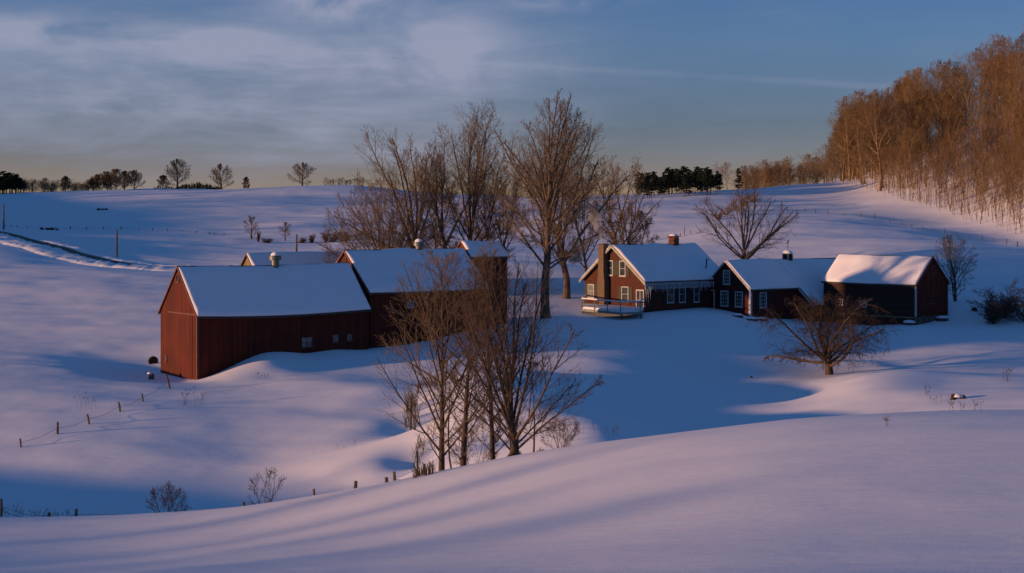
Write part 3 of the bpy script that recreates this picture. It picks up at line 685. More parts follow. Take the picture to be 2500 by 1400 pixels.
for (ax_, ay_), (bx_, by_), n in rails:
    for i in range(n):
        t = (i)/n; x = ax_+(bx_-ax_)*t; y = ay_+(by_-ay_)*t
        q_ = MB(); q_.box(x-.055, x+.055, y-.055, y+.055, -.3, 1.02); q_.build('post', M['deckwood'], dk)
    q_ = MB(); dv = Vector((bx_-ax_, by_-ay_, 0)).normalized(); nv = Vector((-dv.y, dv.x, 0))
    for zt, hh, wd in ((1.03, .05, .09), (.5, .04, .03)):
        a3 = Vector((ax_, ay_, zt)); b3_ = Vector((bx_, by_, zt)); q_.poly([a3-nv*wd, b3_-nv*wd, b3_+nv*wd, a3+nv*wd]+[p+Vector((0, 0, hh)) for p in (a3-nv*wd, b3_-nv*wd, b3_+nv*wd, a3+nv*wd)],
               [(0, 3, 2, 1), (4, 5, 6, 7), (0, 1, 5, 4), (1, 2, 6, 5), (2, 3, 7, 6), (3, 0, 4, 7)])
    ro = q_.build('rail', M['deckwood'], dk)
    q_ = MB(); q_.tube([Vector((ax_, ay_, 1.10)), Vector((bx_, by_, 1.10))], .085, 8); q_.build('rail_snow', M['roofsnow'], ro)
for x, y in poly[:3]:
    q_ = MB(); q_.box(x+.02, x+.2, y+.1, y+.28, -1.6, -.262); q_.build('deck_support', M['wood'], dk)

# ------------------------------------------------------------------ bare trees
def unit(v): return v/np.maximum(np.linalg.norm(v, axis=-1, keepdims=True), 1e-9)
def grow(seed, Ht, Rad, levels, stems=((0, 0),), twig=.012, wig=.05, tend=.10, env=None, tf=1.0, lim=.017):
    """levels: (children, t0, t1, angle at t0, angle at t1, length at t0, length at t1, wiggle, uplift, points)
    env: (width, height, crown bottom fraction): an egg-shaped crown the branches grow out to"""
    rg = np.random.default_rng(seed); n = 14
    def run(P0, D, L, R0, n, wg_, up, end):
        pts = [P0]; d = D
        for i in range(n-1):
            d = unit(d+rg.normal(0, wg_, d.shape)+np.array([0, 0, up])/(n-1)); pts.append(pts[-1]+d*(L/(n-1))[:, None])
        pts = np.stack(pts, 1); t = np.linspace(0, 1, n)
        return pts, R0[:, None]*(end+(1-end)*(1-t[None])**1.25)
    if env:
        a_ = env[0]/2; b_ = env[1]*(1-env[2])/2; c_ = np.array([env[3] if len(env) > 3 else 0, 0, env[1]-b_]); sc_ = np.array([a_, a_, b_])
        def reach(p, d):
            p = (p-c_)/sc_; d = d/sc_; A = (d*d).sum(-1); B = (p*d).sum(-1); C_ = (p*p).sum(-1)-1
            return np.where(B*B-A*C_ > 0, (-B+np.sqrt(np.maximum(B*B-A*C_, 0)))/A, .15)
    D = np.array([[math.sin(a)*math.cos(b), math.sin(a)*math.sin(b), math.cos(a)] for a, b in stems])
    S = len(stems); Ls = Ht*tf*np.array([1-.12*i for i in range(S)]); Rs = Rad*np.array([1-.1*i for i in range(S)])
    pts, rad = run(np.zeros((S, 3))+np.array([[math.cos(b)*Rad*.5*(S > 1), math.sin(b)*Rad*.5*(S > 1), 0] for a, b in stems]), D, Ls, Rs, n, wig, .25, tend)
    rad[:, 0] *= 1.3; rad[:, 1] *= 1.06
    out = [(pts, rad)]; L = Ls
    for lev, (m, t0, t1, a0, a1, l0, l1, wg_, up, n) in enumerate(levels):
        Np, k = pts.shape[:2]
        t = t0+(t1-t0)*((np.arange(m)[None]+rg.random((Np, m)))/m)
        f = t*(k-1); i0 = np.minimum(f.astype(int), k-2); fr = (f-i0)[..., None]
        ar = np.arange(Np)[:, None]
        p = pts[ar, i0]*(1-fr)+pts[ar, i0+1]*fr; tg = unit(pts[ar, i0+1]-pts[ar, i0]); rp = rad[ar, i0]*(1-fr[..., 0])+rad[ar, i0+1]*fr[..., 0]
        az = (np.arange(m)[None]*2.399+rg.random((Np, 1))*6.28+rg.normal(0, .35, (Np, m)))
        ref = np.where(np.abs(tg[..., 2:3]) > .9, np.array([1., 0, 0]), np.array([0, 0, 1.]))
        u = unit(np.cross(tg, ref)); v = np.cross(tg, u)
        tt = (t-t0)/max(t1-t0, 1e-6)
        ang = a0+(a1-a0)*tt+rg.normal(0, .16 if lev == 0 else .12, t.shape)
        d = tg*np.cos(ang)[..., None]+(u*np.cos(az)[..., None]+v*np.sin(az)[..., None])*np.sin(ang)[..., None]
        ln = L[:, None]*(l0+(l1-l0)*tt)*rg.uniform(.7, 1.15, t.shape)
        if env:
            rc_ = reach(p, unit(d+np.array([0, 0, up*.55])))*1.03
            ln = rc_*rg.uniform(.8, 1.04, t.shape) if lev == 0 else np.minimum(ln, np.maximum(rc_, .08*L[:, None])*rg.uniform(.8, 1.15, t.shape))
            ln = np.maximum(ln, .12)
        r0 = np.maximum(rp*rg.uniform(.45, .72, t.shape), twig)
        P0 = p.reshape(-1, 3); D = d.reshape(-1, 3); L = ln.ravel(); Rr = np.minimum(r0.ravel(), np.maximum(L*(lim if lev == 0 else .012), twig))
        pts, rad = run(P0, D, L, Rr, n, wg_, up, .35); rad = np.maximum(rad, twig*.8)
        out.append((pts, rad))
    return out
def tubes(parts, sides):
    V_, Q_ = [], []; base = 0
    for (pts, rad), s in zip(parts, sides):
        N_, n = pts.shape[:2]
        tg = np.empty_like(pts); tg[:, 1:-1] = pts[:, 2:]-pts[:, :-2]; tg[:, 0] = pts[:, 1]-pts[:, 0]; tg[:, -1] = pts[:, -1]-pts[:, -2]; tg = unit(tg)
        mean = unit(pts[:, -1]-pts[:, 0])[:, None]
        ref = np.where(np.abs(mean[..., 0:1]) < .7, np.array([1., 0, 0]), np.array([0, 1., 0]))
        u = unit(np.cross(tg, np.broadcast_to(ref, tg.shape))); v = np.cross(tg, u)
        a = np.arange(s)*2*np.pi/s
        vv = pts[:, :, None]+rad[:, :, None, None]*(u[:, :, None]*np.cos(a)[:, None]+v[:, :, None]*np.sin(a)[:, None])
        V_.append(vv.reshape(-1, 3)); I = base+np.arange(N_*n*s).reshape(N_, n, s); J = np.roll(I, -1, axis=2)
        Q_.append(np.stack([I[:, :-1], J[:, :-1], J[:, 1:], I[:, 1:]], -1).reshape(-1, 4)); base += N_*n*s
    return np.concatenate(V_), np.concatenate(Q_)
def fit(parts, wx, hz, wy=None, cut=True):
    """scale the grown tree to a crown width and height"""
    a = np.concatenate([p.reshape(-1, 3) for p, r in parts])
    w0 = max(np.percentile(a[:, 0], 99.5)-np.percentile(a[:, 0], .5), np.percentile(a[:, 1], 99.5)-np.percentile(a[:, 1], .5)); h0 = np.percentile(a[:, 2], 99.9)
    s = np.array([wx/w0, (wy or wx)/w0, hz/h0]); return [(p*s, r) for p, r in parts]
def tree_mesh(name, parts, nt_=2):
    tr = tubes(parts[:nt_], [8, 6, 5][:nt_]); cr = tubes(parts[nt_:], [4, 3, 3, 3][:len(parts)-nt_])
    a = mesh_np(name+'_trunk', *tr); a.polygons.foreach_set('use_smooth', [True]*len(a.polygons))
    return a, mesh_np(name+'_crown', *cr)
def place_tree(name, meshes, loc, rz, mt, mc, label, group=None, s=(1, 1, 1), cat='tree', lean=(0, 0)):
    o = empty(name, loc, rz, label, cat, group); o.scale = s; o.rotation_euler = (lean[0], lean[1], rz)
    link('trunk', meshes[0], mt, o); link('crown', meshes[1], mc, o); return o

MAPLE = lambda m1=14, m2=8, m3=8, m4=6: [(m1, .12, .96, .75, .45, .62, .18, .07, .3, 9), (m2, .2, .98, .65, .5, .50, .26, .09, .35, 6), (m3, .15, 1, .65, .5, .46, .30, .10, .25, 5), (m4, .1, 1, .6, .5, .5, .36, .10, .15, 3)]
def fit(parts, wx, hz, wy=None):
    a = np.concatenate([p_.reshape(-1, 3) for p_, r_ in parts])
    w0 = max(np.percentile(a[:, 0], 98)-np.percentile(a[:, 0], 2), np.percentile(a[:, 1], 98)-np.percentile(a[:, 1], 2)); h0 = np.percentile(a[:, 2], 99.9)
    s_ = np.array([wx/w0, (wy or wx)/w0, hz/h0]); return [(p_*s_, r_) for p_, r_ in parts]
def px_tree(px, base_y, top_y, width_px, d, seed, label, group=None, lv=None, rad=.25, stems=((0, 0),), twig=.012, mt='bark', mc='twig', at_hit=False, wig=.05, name='bare_tree', sink=.3, gz=None, sxy=1.0, rz=None, tend=.10, cb=.12, tf=.96, cx=0, lim=.017):
    p = hit(px, base_y) if at_hit else onray(px, d)
    d = p.y; sc1 = d/F
    top = (YH-top_y)*sc1; base = p.z if gz is None else gz
    hh = top-base+sink; parts = grow(seed, hh, rad, lv or MAPLE(), stems, twig, wig, tend, (width_px*sc1*(1.28 if tend > .3 else 1.15), hh*1.02, cb, cx*sc1), tf, lim)
    return place_tree(name, tree_mesh(name, parts), (p.x, p.y, base-sink), rz or 0, M[mt], M[mc], label, group)

# near group on the crest by the creek
G1 = 'bare trees by the creek in front of the barns'
UP = lambda m1, m2, m3, m4, wide=.5: [(m1, .10, .97, .92, .45, 1, 1, .045, .22, 9), (m2, .15, .98, .60, .5, .50, .28, .07, .16, 6), (m3, .15, 1, .55, .45, .48, .34, .08, .1, 4), (m4, .1, 1, .5, .45, .5, .36, .08, .05, 3)]
px_tree(1256, 1115, 612, 330, 61, 11, 'thickest of the bare trees on the near crest, its trunk splitting low into many limbs', G1,
        [(24, .25, 1, 1.2, .16, 1, 1, .035, .12, 14), (12, .15, .98, .5, .42, .36, .2, .06, .14, 7), (7, .12, 1, .5, .45, .5, .36, .08, .05, 4), (5, .1, 1, .5, .45, .5, .36, .08, .02, 3)],
        rad=.24, stems=((.03, 0),), twig=.0052, mt='barkdark', mc='twigdark', sink=.5, tend=.6, tf=.28, cb=.14, lim=.011, cx=14)
px_tree(1078, 1167, 625, 300, 63, 12, 'tall slender bare tree left of the near creek group, trunk rising straight', G1, UP(38, 7, 5, 3), rad=.15, twig=.0052, mt='barkdark', mc='twig', sink=.5, wig=.014, lim=.011, cb=.02)
px_tree(1130, 1150, 640, 190, 62, 13, 'slender bare tree second from the left in the near creek group', G1, UP(32, 6, 5, 3), rad=.15, twig=.0052, mt='barkdark', mc='twig', sink=.5, wig=.014, lim=.011, cb=.02)
px_tree(1203, 1132, 600, 200, 62.5, 14, 'slim bare tree just left of the thickest near tree', G1, UP(28, 6, 5, 3), rad=.13, twig=.0052, mt='barkdark', mc='twig', sink=.5, wig=.014, lim=.011, cb=.02)
px_tree(1106, 1155, 830, 60, 63, 15, 'thin young stem between the two slender trees of the near creek group', G1, UP(9, 4, 3, 2, .3), rad=.05, twig=.006, mt='barkdark', sink=.5)
px_tree(1303, 1105, 880, 90, 60, 16, 'small sapling right of the thickest near tree', G1, UP(9, 5, 4, 2, .5), rad=.05, twig=.006, mt='barkdark', mc='twigdark', sink=.4)
px_tree(1370, 1092, 1025, 90, 66, 18, 'low scrubby sapling behind the crest right of the near trees', None, UP(8, 5, 4, 2, .7), rad=.025, twig=.005, mt='barkdark', sink=.4, stems=((.3, 0), (.4, 2), (.3, 4)), gz=onray(1370, 66).z+.9)
px_tree(1160, 1150, 1020, 110, 64, 17, 'tangled low shrub between the near trunks', None, UP(8, 5, 4, 3, .7), rad=.03, twig=.005, mt='barkdark', sink=.4, stems=((.3, 0), (.4, 2), (.3, 4)), name='bare_shrub')

# big trees behind the barns and the house
G2 = 'big bare trees behind the farm buildings'
FAN = lambda m1=13, m2=12, m3=8, m4=6: [(m1, .45, 1, 1.05, .18, 1, 1, .055, .14, 14), (m2, .2, .98, .62, .5, .36, .2, .08, .12, 7), (m3, .15, 1, .62, .52, .5, .34, .10, .05, 5), (m4, .1, 1, .6, .5, .5, .36, .11, .03, 3)]
VASE = [(9, .22, .75, .62, .40, .72, .42, .07, .25, 12), (10, .25, .98, .65, .5, .42, .26, .09, .15, 7), (7, .2, 1, .65, .55, .46, .32, .10, .08, 5), (5, .1, 1, .6, .5, .5, .36, .11, .03, 3)]
px_tree(1022, 612, 252, 205, 170, 21, 'leftmost of the tall bare trees, its trunk leaning left over the barn roof', G2, FAN(15), rad=.40, stems=((.14, 3.2),), twig=.0125, tend=.6, tf=.34, cx=-62, cb=.16)
px_tree(955, 612, 440, 240, 166, 22, 'low wide bare tree leaning left behind the vented barn roof', G2, FAN(15, 10, 7, 5), rad=.25, stems=((.4, 3.1), (.2, 2.6)), twig=.0125, tend=.6, tf=.25, cx=-25, cb=0)
px_tree(1098, 600, 272, 130, 172, 23, 'bare tree with a crooked trunk second from left among the big trees', G2, FAN(12), rad=.36, stems=((.03, 3),), twig=.0125, tend=.6, tf=.4, wig=.08)
px_tree(1140, 600, 240, 190, 176, 24, 'tall bare tree with a rounded crown behind the narrow barn', G2, FAN(15), rad=.34, stems=((.03, 0),), twig=.0125, tend=.6, tf=.34, cx=15)
px_tree(1180, 600, 285, 130, 180, 19, 'slim bare tree at the right of the rounded crown behind the narrow barn', G2, FAN(9), rad=.22, stems=((.05, 0),), twig=.0125, tend=.6, tf=.34)
px_tree(1060, 600, 360, 120, 178, 20, 'bare tree half hidden between the leaning tree and the crooked one', G2, FAN(9), rad=.22, stems=((.05, 0),), twig=.0125, tend=.6, tf=.34)
px_tree(1222, 600, 400, 150, 178, 25, 'shorter brown tinted bare tree between the tall crowns', G2, FAN(10), rad=.20, twig=.0125, mc='twigbrown', tend=.6, tf=.34)
px_tree(1333, 782, 243, 240, 151, 26, 'tallest bare tree, standing between the barns and the farmhouse', G2,
        [(26, .36, 1, 1.0, .14, 1, 1, .045, .18, 14), (12, .18, .98, .58, .48, .38, .2, .07, .12, 7), (7, .15, 1, .6, .5, .46, .32, .09, .05, 5), (6, .1, 1, .6, .5, .5, .36, .1, .02, 3)],
        rad=.50, stems=((.0, 0),), twig=.0125, sink=.4, tend=.45, tf=.62, cb=.14, lim=.014)
px_tree(1382, 705, 285, 210, 168, 27, 'big bare tree just behind the tallest one, beside the farmhouse gable', G2, FAN(15), rad=.45, stems=((.04, 0),), twig=.0125, cx=30, tend=.6, tf=.36)
px_tree(1440, 690, 380, 130, 174, 28, 'smaller bare tree rising behind the stone-coloured chimney', G2, FAN(9), rad=.22, twig=.0125, stems=((.1, 3),), tend=.6, tf=.34)
px_tree(1518, 596, 370, 150, 190, 29, 'bare tree with forked trunk behind the snowy farmhouse roof', G2,
        FAN(10, 9, 6, 5), rad=.30, stems=((.05, 3.1), (.16, .1)), twig=.0125, tend=.6, tf=.36)
px_tree(1540, 600, 510, 110, 188, 35, 'low drooping bare tree beside the forked tree behind the farmhouse roof', G2, [(12, .1, .9, 1.0, .7, .8, .4, .08, .1, 9)]+VASE[1:], rad=.15, stems=((.4, 0), (.3, 2.8)), twig=.013)
px_tree(1815, 655, 458, 215, 196, 30, 'broad bare tree standing behind the red clapboard wing', G2,
        [(14, .3, 1, 1.25, .12, 1, 1, .07, .28, 13), (11, .2, .98, .6, .5, .38, .24, .08, .1, 7), (5, .2, 1, .6, .5, .46, .32, .1, .05, 4), (4, .1, 1, .6, .5, .5, .36, .1, .05, 3)],
        rad=.36, stems=((.03, 0),), twig=.0125, mt='bark', tend=.7, tf=.22, cb=.0)
px_tree(2332, 750, 575, 100, 163, 31, 'small bare tree with upright limbs at the right corner of the dark barn', None, UP(13, 6, 4, 3, .6), rad=.13, stems=((.02, 0), (.12, .4), (.1, 3)), twig=.011, at_hit=False)

# old apple tree, drooping
APPLE = [(18, .5, 1, 1.35, .25, 1, 1, .12, .08, 13), (12, .2, 1, .8, .7, .36, .28, .14, -.35, 8), (9, .1, 1, .75, .7, .46, .36, .16, -.55, 6), (5, .1, 1, .7, .7, .5, .4, .16, -.6, 4)]
ap = grow(43, 7.2, .42, APPLE, ((.10, 3.3),), .009, .06, .6, (16.5, 7.4, .10), .30, .017)
pa = hit(2026, 915, 105, 150)
place_tree('apple_tree', tree_mesh('apple', ap), (pa.x, pa.y, pa.z-.35), 0, M['barkdark'], M['twigshade'], 'old spreading apple tree with a low crown on the snow before the dark barn')

# shrub at the right edge
SHR = [(10, .05, .9, .6, .5, .7, .4, .1, .3, 7), (7, .15, 1, .6, .5, .5, .3, .1, .2, 5), (7, .15, 1, .6, .5, .5, .36, .1, .2, 3)]
def shrub(px, d, wpx, hpx, seed, label, mt='barkdark', mc='twigdark', twig=.014, n=7, name='bare_shrub', group=None, py=None, lv=None):
    p = onray(px, d) if py is None else hit(px, py)
    rg = random.Random(seed); st = [(rg.uniform(.1, .75), i*2.4) for i in range(n)]
    parts = fit(grow(seed, 3, .04, lv or SHR, st, twig, .08), wpx*p.y/F, hpx*p.y/F+.2)
    return place_tree(name, tree_mesh('shrub', parts), (p.x, p.y, p.z-.2), 0, M[mt], M[mc], label, group, cat='shrub')
shrub(2450, 158, 125, 95, 51, 'dense dark shrub at the right edge of the snowy yard', n=9)
shrub(2425, 155, 90, 70, 52, 'lower dark shrub in front of the dense one at the right edge', n=8)
shrub(2510, 156, 100, 100, 53, 'dark shrub cut off by the right edge of the photo', n=9)
# brown brush on the ridge behind the wing
for i, (px, py, wp, hp) in enumerate([(1752, 536, 34, 30), (1772, 526, 38, 36), (1795, 515, 38, 38), (1815, 504, 38, 34), (1838, 494, 36, 26)]):
    shrub(px, 0, wp, hp, 60+i, ['lowest patch of brown brush on the snowy ridge behind the broad tree', 'second lowest patch of brown brush on the ridge', 'middle patch of brown brush on the snowy ridge', 'second highest patch of brown brush on the ridge', 'uppermost patch of brown brush on the snowy ridge'][i],
          'barkbrown', 'twigbrown', .02, 9, 'brush_patch', 'brown brush on the ridge', py=py, lv=[(12, .1, .9, .4, .4, .5, .4, .1, .4, 6), (5, .15, 1, .5, .4, .5, .3, .1, .3, 4)])

# far skyline trees
LONE = [(30, .14, .97, 1.25, .4, 1, 1, .05, .2, 8), (9, .15, 1, .6, .5, .45, .25, .08, .25, 5), (7, .15, 1, .6, .5, .45, .3, .1, .15, 4), (4, .1, 1, .6, .5, .5, .36, .1, .1, 3)]
def far_tree(px, base_y, top_y, wpx, d, seed, label, group=None, lv=LONE, rad=.3, mt='barkdark', mc='twig', twig=.016, name='bare_tree', stems=((0, 0),), cb=.04):
    return px_tree(px, base_y, top_y, wpx, d, seed, label, group, lv, rad, stems, twig, mt, mc, name=name, cb=cb)
G3 = 'lone bare trees on the far left skyline'
far_tree(433, 460, 391, 60, 404, 71, 'pointed bare tree, leftmost of the lone trees on the snowy skyline', G3)
far_tree(541, 459, 403, 58, 402, 72, 'second lone skyline tree, a little lower with a spreading base', G3, [(24, .08, .97, 1.2, .35, .62, .12, .05, .25, 8)]+LONE[1:])
far_tree(601, 459, 434, 16, 398, 73, 'tiny thin tree between two lone skyline trees', G3, rad=.1)
far_tree(738, 457, 400, 68, 397, 74, 'round crowned lone bare tree on the skyline, right of the others', G3, [(22, .18, .97, 1.25, .45, .75, .3, .06, .1, 8)]+LONE[1:], mc='twig')
# little trees in the left field
far_tree(614, 587, 530, 40, 262, 75, 'small bare tree standing in the left field beyond the barns', 'small trees in the left field', UP(13, 6, 4, 3, .5), rad=.2, twig=.018)
far_tree(696, 589, 545, 34, 260, 76, 'small round headed bare tree in the left field, right of its twin', 'small trees in the left field', UP(10, 6, 4, 3, .8), rad=.14, twig=.018)
for i, (px, wp, hp, lb) in enumerate([(650, 24, 12, 'low scrub right of the first small field tree'), (738, 26, 14, 'low scrub near the rear pole in the left field'), (762, 14, 22, 'small twiggy shrub in the left field row, beside low scrub'),
                              (795, 20, 34, 'upright thin shrub toward the big trees in the left field'), (815, 24, 30, 'bushy shrub in the left field near the big trees'), (838, 34, 28, 'widest shrub at the right end of the left field row'), (631, 8, 30, 'thin sapling beside the first small field tree')]):
    shrub(px, 256, wp, hp, 80+i, lb, twig=.011, n=7)

# shared variants for the woods
def variant(seed, ht, wd, lv, rad, twig, wig=.04, stems=((0, 0),), tend=.10, cb=.25, tf=.96):
    return tree_mesh('wood', grow(seed, ht, rad, lv, stems, twig, wig, tend, (wd, ht, cb), tf))
WOOD = [(18, .30, .97, 1.0, .4, .44, .16, .07, .3, 8), (7, .15, 1, .65, .55, .5, .3, .1, .12, 5), (5, .15, 1, .65, .55, .5, .34, .12, .08, 4), (4, .1, 1, .6, .5, .5, .36, .12, .05, 3)]
WV = [variant(100+i, 17, 9+i % 3, WOOD, .22, .0135) for i in range(5)]
WV += [variant(110+i, 17, 8, FAN(10, 9, 6, 5), .24, .0135, .05, ((.02, 0),), .6, .3, .4) for i in range(2)]
WV += [variant(130+i, 15, 7+i, [(24, .10, .97, .9, .35, 1, 1, .06, .3, 8)]+WOOD[1:], .16, .013, cb=.05) for i in range(3)]
SAP = [variant(120+i, 9, 3.8, [(22, .04, .97, .75, .4, .40, .14, .05, .4, 6), (5, .15, 1, .5, .4, .48, .3, .08, .3, 4), (3, .15, 1, .5, .4, .48, .3, .08, .2, 3)], .06, .012) for i in range(4)]
rg = random.Random(99)
low = [(1990, 447), (2060, 452), (2130, 470), (2200, 492), (2350, 537), (2500, 582), (2620, 610)]
def lowline(px):
    for (a, b), (c1, d1) in zip(low, low[1:]):
        if px <= c1: return b+(d1-b)*(px-a)/(c1-a)
    return 610
G4 = 'bare trees crowding the hillside on the right'
cnt = 0; tries = 0
while cnt < 160 and tries < 6000:
    tries += 1
    px = rg.uniform(1990, 2600) if cnt % 3 else rg.uniform(1995, 2250); d = rg.uniform(236, 385)
    p = onray(px, d); py = YH-p.z*F/d
    if py > lowline(px)-(95 if px > 2170 and cnt % 9 else 8) or (d > 360 and py > 455): continue
    s = rg.uniform(.85, 1.28)*(.85 if px < 2070 else 1)
    place_tree('woodland_tree', rg.choice(WV), p-Vector((0, 0, .4)), rg.uniform(0, 6.28), M['barkbrown'], M[rg.choice(['twigbrown', 'twiggold', 'twigumber', 'twig'])],
               'tall bare brown tree crowded among others on the wooded hillside at the right', G4, (s*rg.uniform(.85, 1.1), s*rg.uniform(.85, 1.1), s), lean=(rg.uniform(-.04, .04), rg.uniform(-.04, .04)))
    cnt += 1
G5 = 'thin saplings along the foot of the wooded hill'
for i in range(430):
    px = rg.uniform(2090, 2560); d = rg.uniform(232, 330)
    p = onray(px, d); py = YH-p.z*F/d
    if py > lowline(px)-3 or py < lowline(px)-190: continue
    s = rg.uniform(.7, 1.35)
    place_tree('sapling', rg.choice(SAP), p-Vector((0, 0, .2)), rg.uniform(0, 6.28), M['barkbrown'], M[rg.choice(['twigbrown', 'twigumber', 'twiggold'])],
               'thin bare sapling among many at the foot of the wooded right-hand hill', G5, (s, s, s), lean=(rg.uniform(-.12, .12), rg.uniform(-.16, .16)))
# undergrowth over the wooded slope: thin brushy stems nobody could count
rgu = np.random.default_rng(77); nU = 5200
upx = rgu.uniform(2050, 2680, nU); ud = rgu.uniform(233, 385, nU); uX = (upx-1250)/F*ud; uZ = H(uX, ud)
keep = (YH-uZ*F/ud) < np.array([lowline(v) for v in upx])-2; uX, ud, uZ = uX[keep], ud[keep], uZ[keep]
def stems_at(X, Y, Z, hh, r0, lean):
    n = len(X); a = rgu.normal(0, lean, (n, 2))*hh[:, None]
    p = np.stack([np.stack([X, Y, Z-.1], -1), np.stack([X+a[:, 0]*.35, Y+a[:, 1]*.35, Z+hh*.55], -1), np.stack([X+a[:, 0], Y+a[:, 1], Z+hh], -1)], 1)
    return p, np.stack([r0, r0*.75, r0*.35], -1)
hh = rgu.gamma(2.2, .9, len(uX))+.4
u1 = stems_at(uX, ud, uZ, hh, .012+hh*.006, .16)
k_ = rgu.integers(0, len(uX), 8500); tt_ = rgu.uniform(.25, .9, len(k_))[:, None]
bp_ = u1[0][k_, 0]*(1-tt_)+u1[0][k_, 2]*tt_; bl = hh[k_]*rgu.uniform(.2, .5, len(k_))
u2 = stems_at(bp_[:, 0], bp_[:, 1], bp_[:, 2]+.1, bl, np.full(len(k_), .011), .55)
tag(link('undergrowth', mesh_np('undergrowth', *tubes([u1, u2], [3, 3])), M['twigbrown']), 'brown brushy undergrowth covering the slope beneath the wooded hillside trees', 'brush', None, 'stuff')
# brown wood behind the ridge
G6 = 'distant bare trees along the ridge between the pines and the hillside wood'
for i in range(76):
    px = rg.uniform(1800, 2090); d = rg.uniform(355, 430); p = onray(px, d)
    s = rg.uniform(.42, .62)*(1.0 if px > 1850 else .9)
    place_tree('woodland_tree', rg.choice(WV), p-Vector((0, 0, .4)), rg.uniform(0, 6.28), M['barkbrown'], M['twigbrown'],
               'small distant bare brown tree in the strip of wood along the right skyline', G6, (s*1.2, s*1.2, s))
for i, (px, ht) in enumerate([(1755, 90), (1775, 82), (1822, 72), (1838, 70)]):
    p = onray(px, 345); s = ht*345/F/17
    place_tree('bare_tree', WV[(i*2+5) % 7], p-Vector((0, 0, .4)), i*1.3, M['bark'], M['twig'], ['tall pale bare tree rising above the dark pines', 'pale bare tree right beside the one above the pines', 'bare brown tree just right of the lone pine', 'rightmost pale tree near the lone pine'][i], None, (s*1.15, s*1.15, s))
# behind the big trees: brush seen between trunks
for i in range(16):
    px = rg.uniform(1230, 1560); d = rg.uniform(285, 345); p = onray(px, d); s = rg.uniform(.35, .55)
    place_tree('woodland_tree', rg.choice(WV), p-Vector((0, 0, .4)), rg.uniform(0, 6.28), M['barkdark'], M['twigdark'], 'dark bare tree seen through the big crowns behind the farm', 'bare trees seen through the big crowns', (s*1.2, s*1.2, s))
# left skyline woods
for i in range(64):
    px = rg.uniform(48, 240); d = rg.uniform(392, 430); p = onray(px, d); s = (rg.uniform(427, 442)+(px > 110)*rg.uniform(2, 14)); s = ((YH-s)*d/F-p.z)/17
    place_tree('woodland_tree', rg.choice(WV), p-Vector((0, 0, .3)), rg.uniform(0, 6.28), M['barkdark'], M['twigdark'], 'small dark bare tree in the row beyond the left skyline, right of the pines', 'dark tree row beyond the left skyline', (s*1.5, s*1.5, s))
for i, (px, top, wd) in enumerate([(242, 428, 52), (262, 421, 60), (284, 415, 66), (304, 420, 60), (328, 418, 46), (228, 438, 44), (272, 430, 60)]):
    far_tree(px, 466, top, wd, 408, 140+i, ['leftmost low tree of the domed clump', 'second low tree of the domed clump', 'highest domed tree of the clump on the left skyline', 'full domed tree right of the highest in the clump',
             'rightmost tree of the domed clump, slightly apart', 'smallest outer tree at the left end of the domed clump', 'filler tree low in the middle of the domed clump'][i], 'clump of domed trees on the left skyline', [(26, .04, .97, 1.1, .45, 1, 1, .06, .3, 8)]+LONE[1:], rad=.15, cb=0)
for i, px in enumerate(range(795, 890, 10)):
    far_tree(px, 452, 433+(i*7) % 9, 20, 405, 160+i, 'small bare shrub-like tree along the skyline left of the big trees', 'low bare trees on the skyline beside the big crowns', [(8, .08, .95, .7, .35, .6, .25, .06, .4, 5), (6, .15, 1, .6, .5, .5, .3, .1, .2, 4), (5, .15, 1, .6, .5, .5, .3, .1, .2, 3)], rad=.1)
far_tree(160, 466, 432, 22, 395, 171, 'single taller bare tree in front of the dark row on the left skyline', None, rad=.12)
far_tree(398, 460, 430, 30, 402, 172, 'small round bare tree touching the pointed lone skyline tree', None, LONE, rad=.1)

# ------------------------------------------------------------------ conifers
def pine_mesh(seed, ht, rad, bare=.3, dens=1.0, cone=.8):
    rg = np.random.default_rng(seed); nb = int(90*dens)
    tr = tubes([(np.array([[[0, 0, 0], [0, 0, ht*.5], [0, 0, ht]]]), np.array([[ht*.016, ht*.01, .02]]))], [7])
    t = bare+(1-bare)*rg.random(nb)**.8; z0 = t*ht
    prof = (1-((t-bare)/(1-bare)))**cone; ln = rad*(.25+.85*prof)*rg.uniform(.6, 1.15, nb)*np.where(t < bare+.08, .7, 1); az = rg.random(nb)*6.28
    V_ = []; k = 46
    for i in range(nb):
        s = rg.random(k)**.6; p = np.stack([np.cos(az[i])*ln[i]*s, np.sin(az[i])*ln[i]*s, z0[i]+ln[i]*(.12*s-.10*s*s)+.03], -1)+rg.normal(0, 1, (k, 3))*np.array([.28, .28, .16])*(.4+.12*ln[i])
        a = unit(rg.normal(0, 1, (k, 3))*np.array([1, 1, .35])); b = unit(np.cross(a, rg.normal(0, 1, (k, 3)))); sz = rg.uniform(.14, .34, (k, 1))
        V_.append(np.stack([p-a*sz, p+b*sz*.45, p+a*sz, p-b*sz*.45], 1).reshape(-1, 3))
    V_ = np.concatenate(V_); Q_ = np.arange(len(V_)).reshape(-1, 4)
    return mesh_np('pine_trunk', *tr), mesh_np('pine_crown', V_, Q_)
PV = [pine_mesh(200+i, 12, 2.4+.3*(i % 2), .28 if i < 3 else .12, 1.0, [.6, .8, .7, 1.0][i]) for i in range(4)]
G7 = 'dark pines along the edge of the snowy ridge'
pines = [(1572, 428), (1585, 420), (1597, 417), (1612, 430), (1632, 408), (1640, 411), (1652, 410), (1668, 404), (1676, 407), (1692, 420), (1702, 405), (1712, 409), (1726, 407), (1734, 412), (1748, 425), (1622, 418), (1660, 414), (1685, 414), (1716, 420), (1560, 440), (1742, 430)]
pines += [(px+rg.uniform(-5, 5), rg.uniform(412, 432)) for px in range(1560, 1765, 9)]
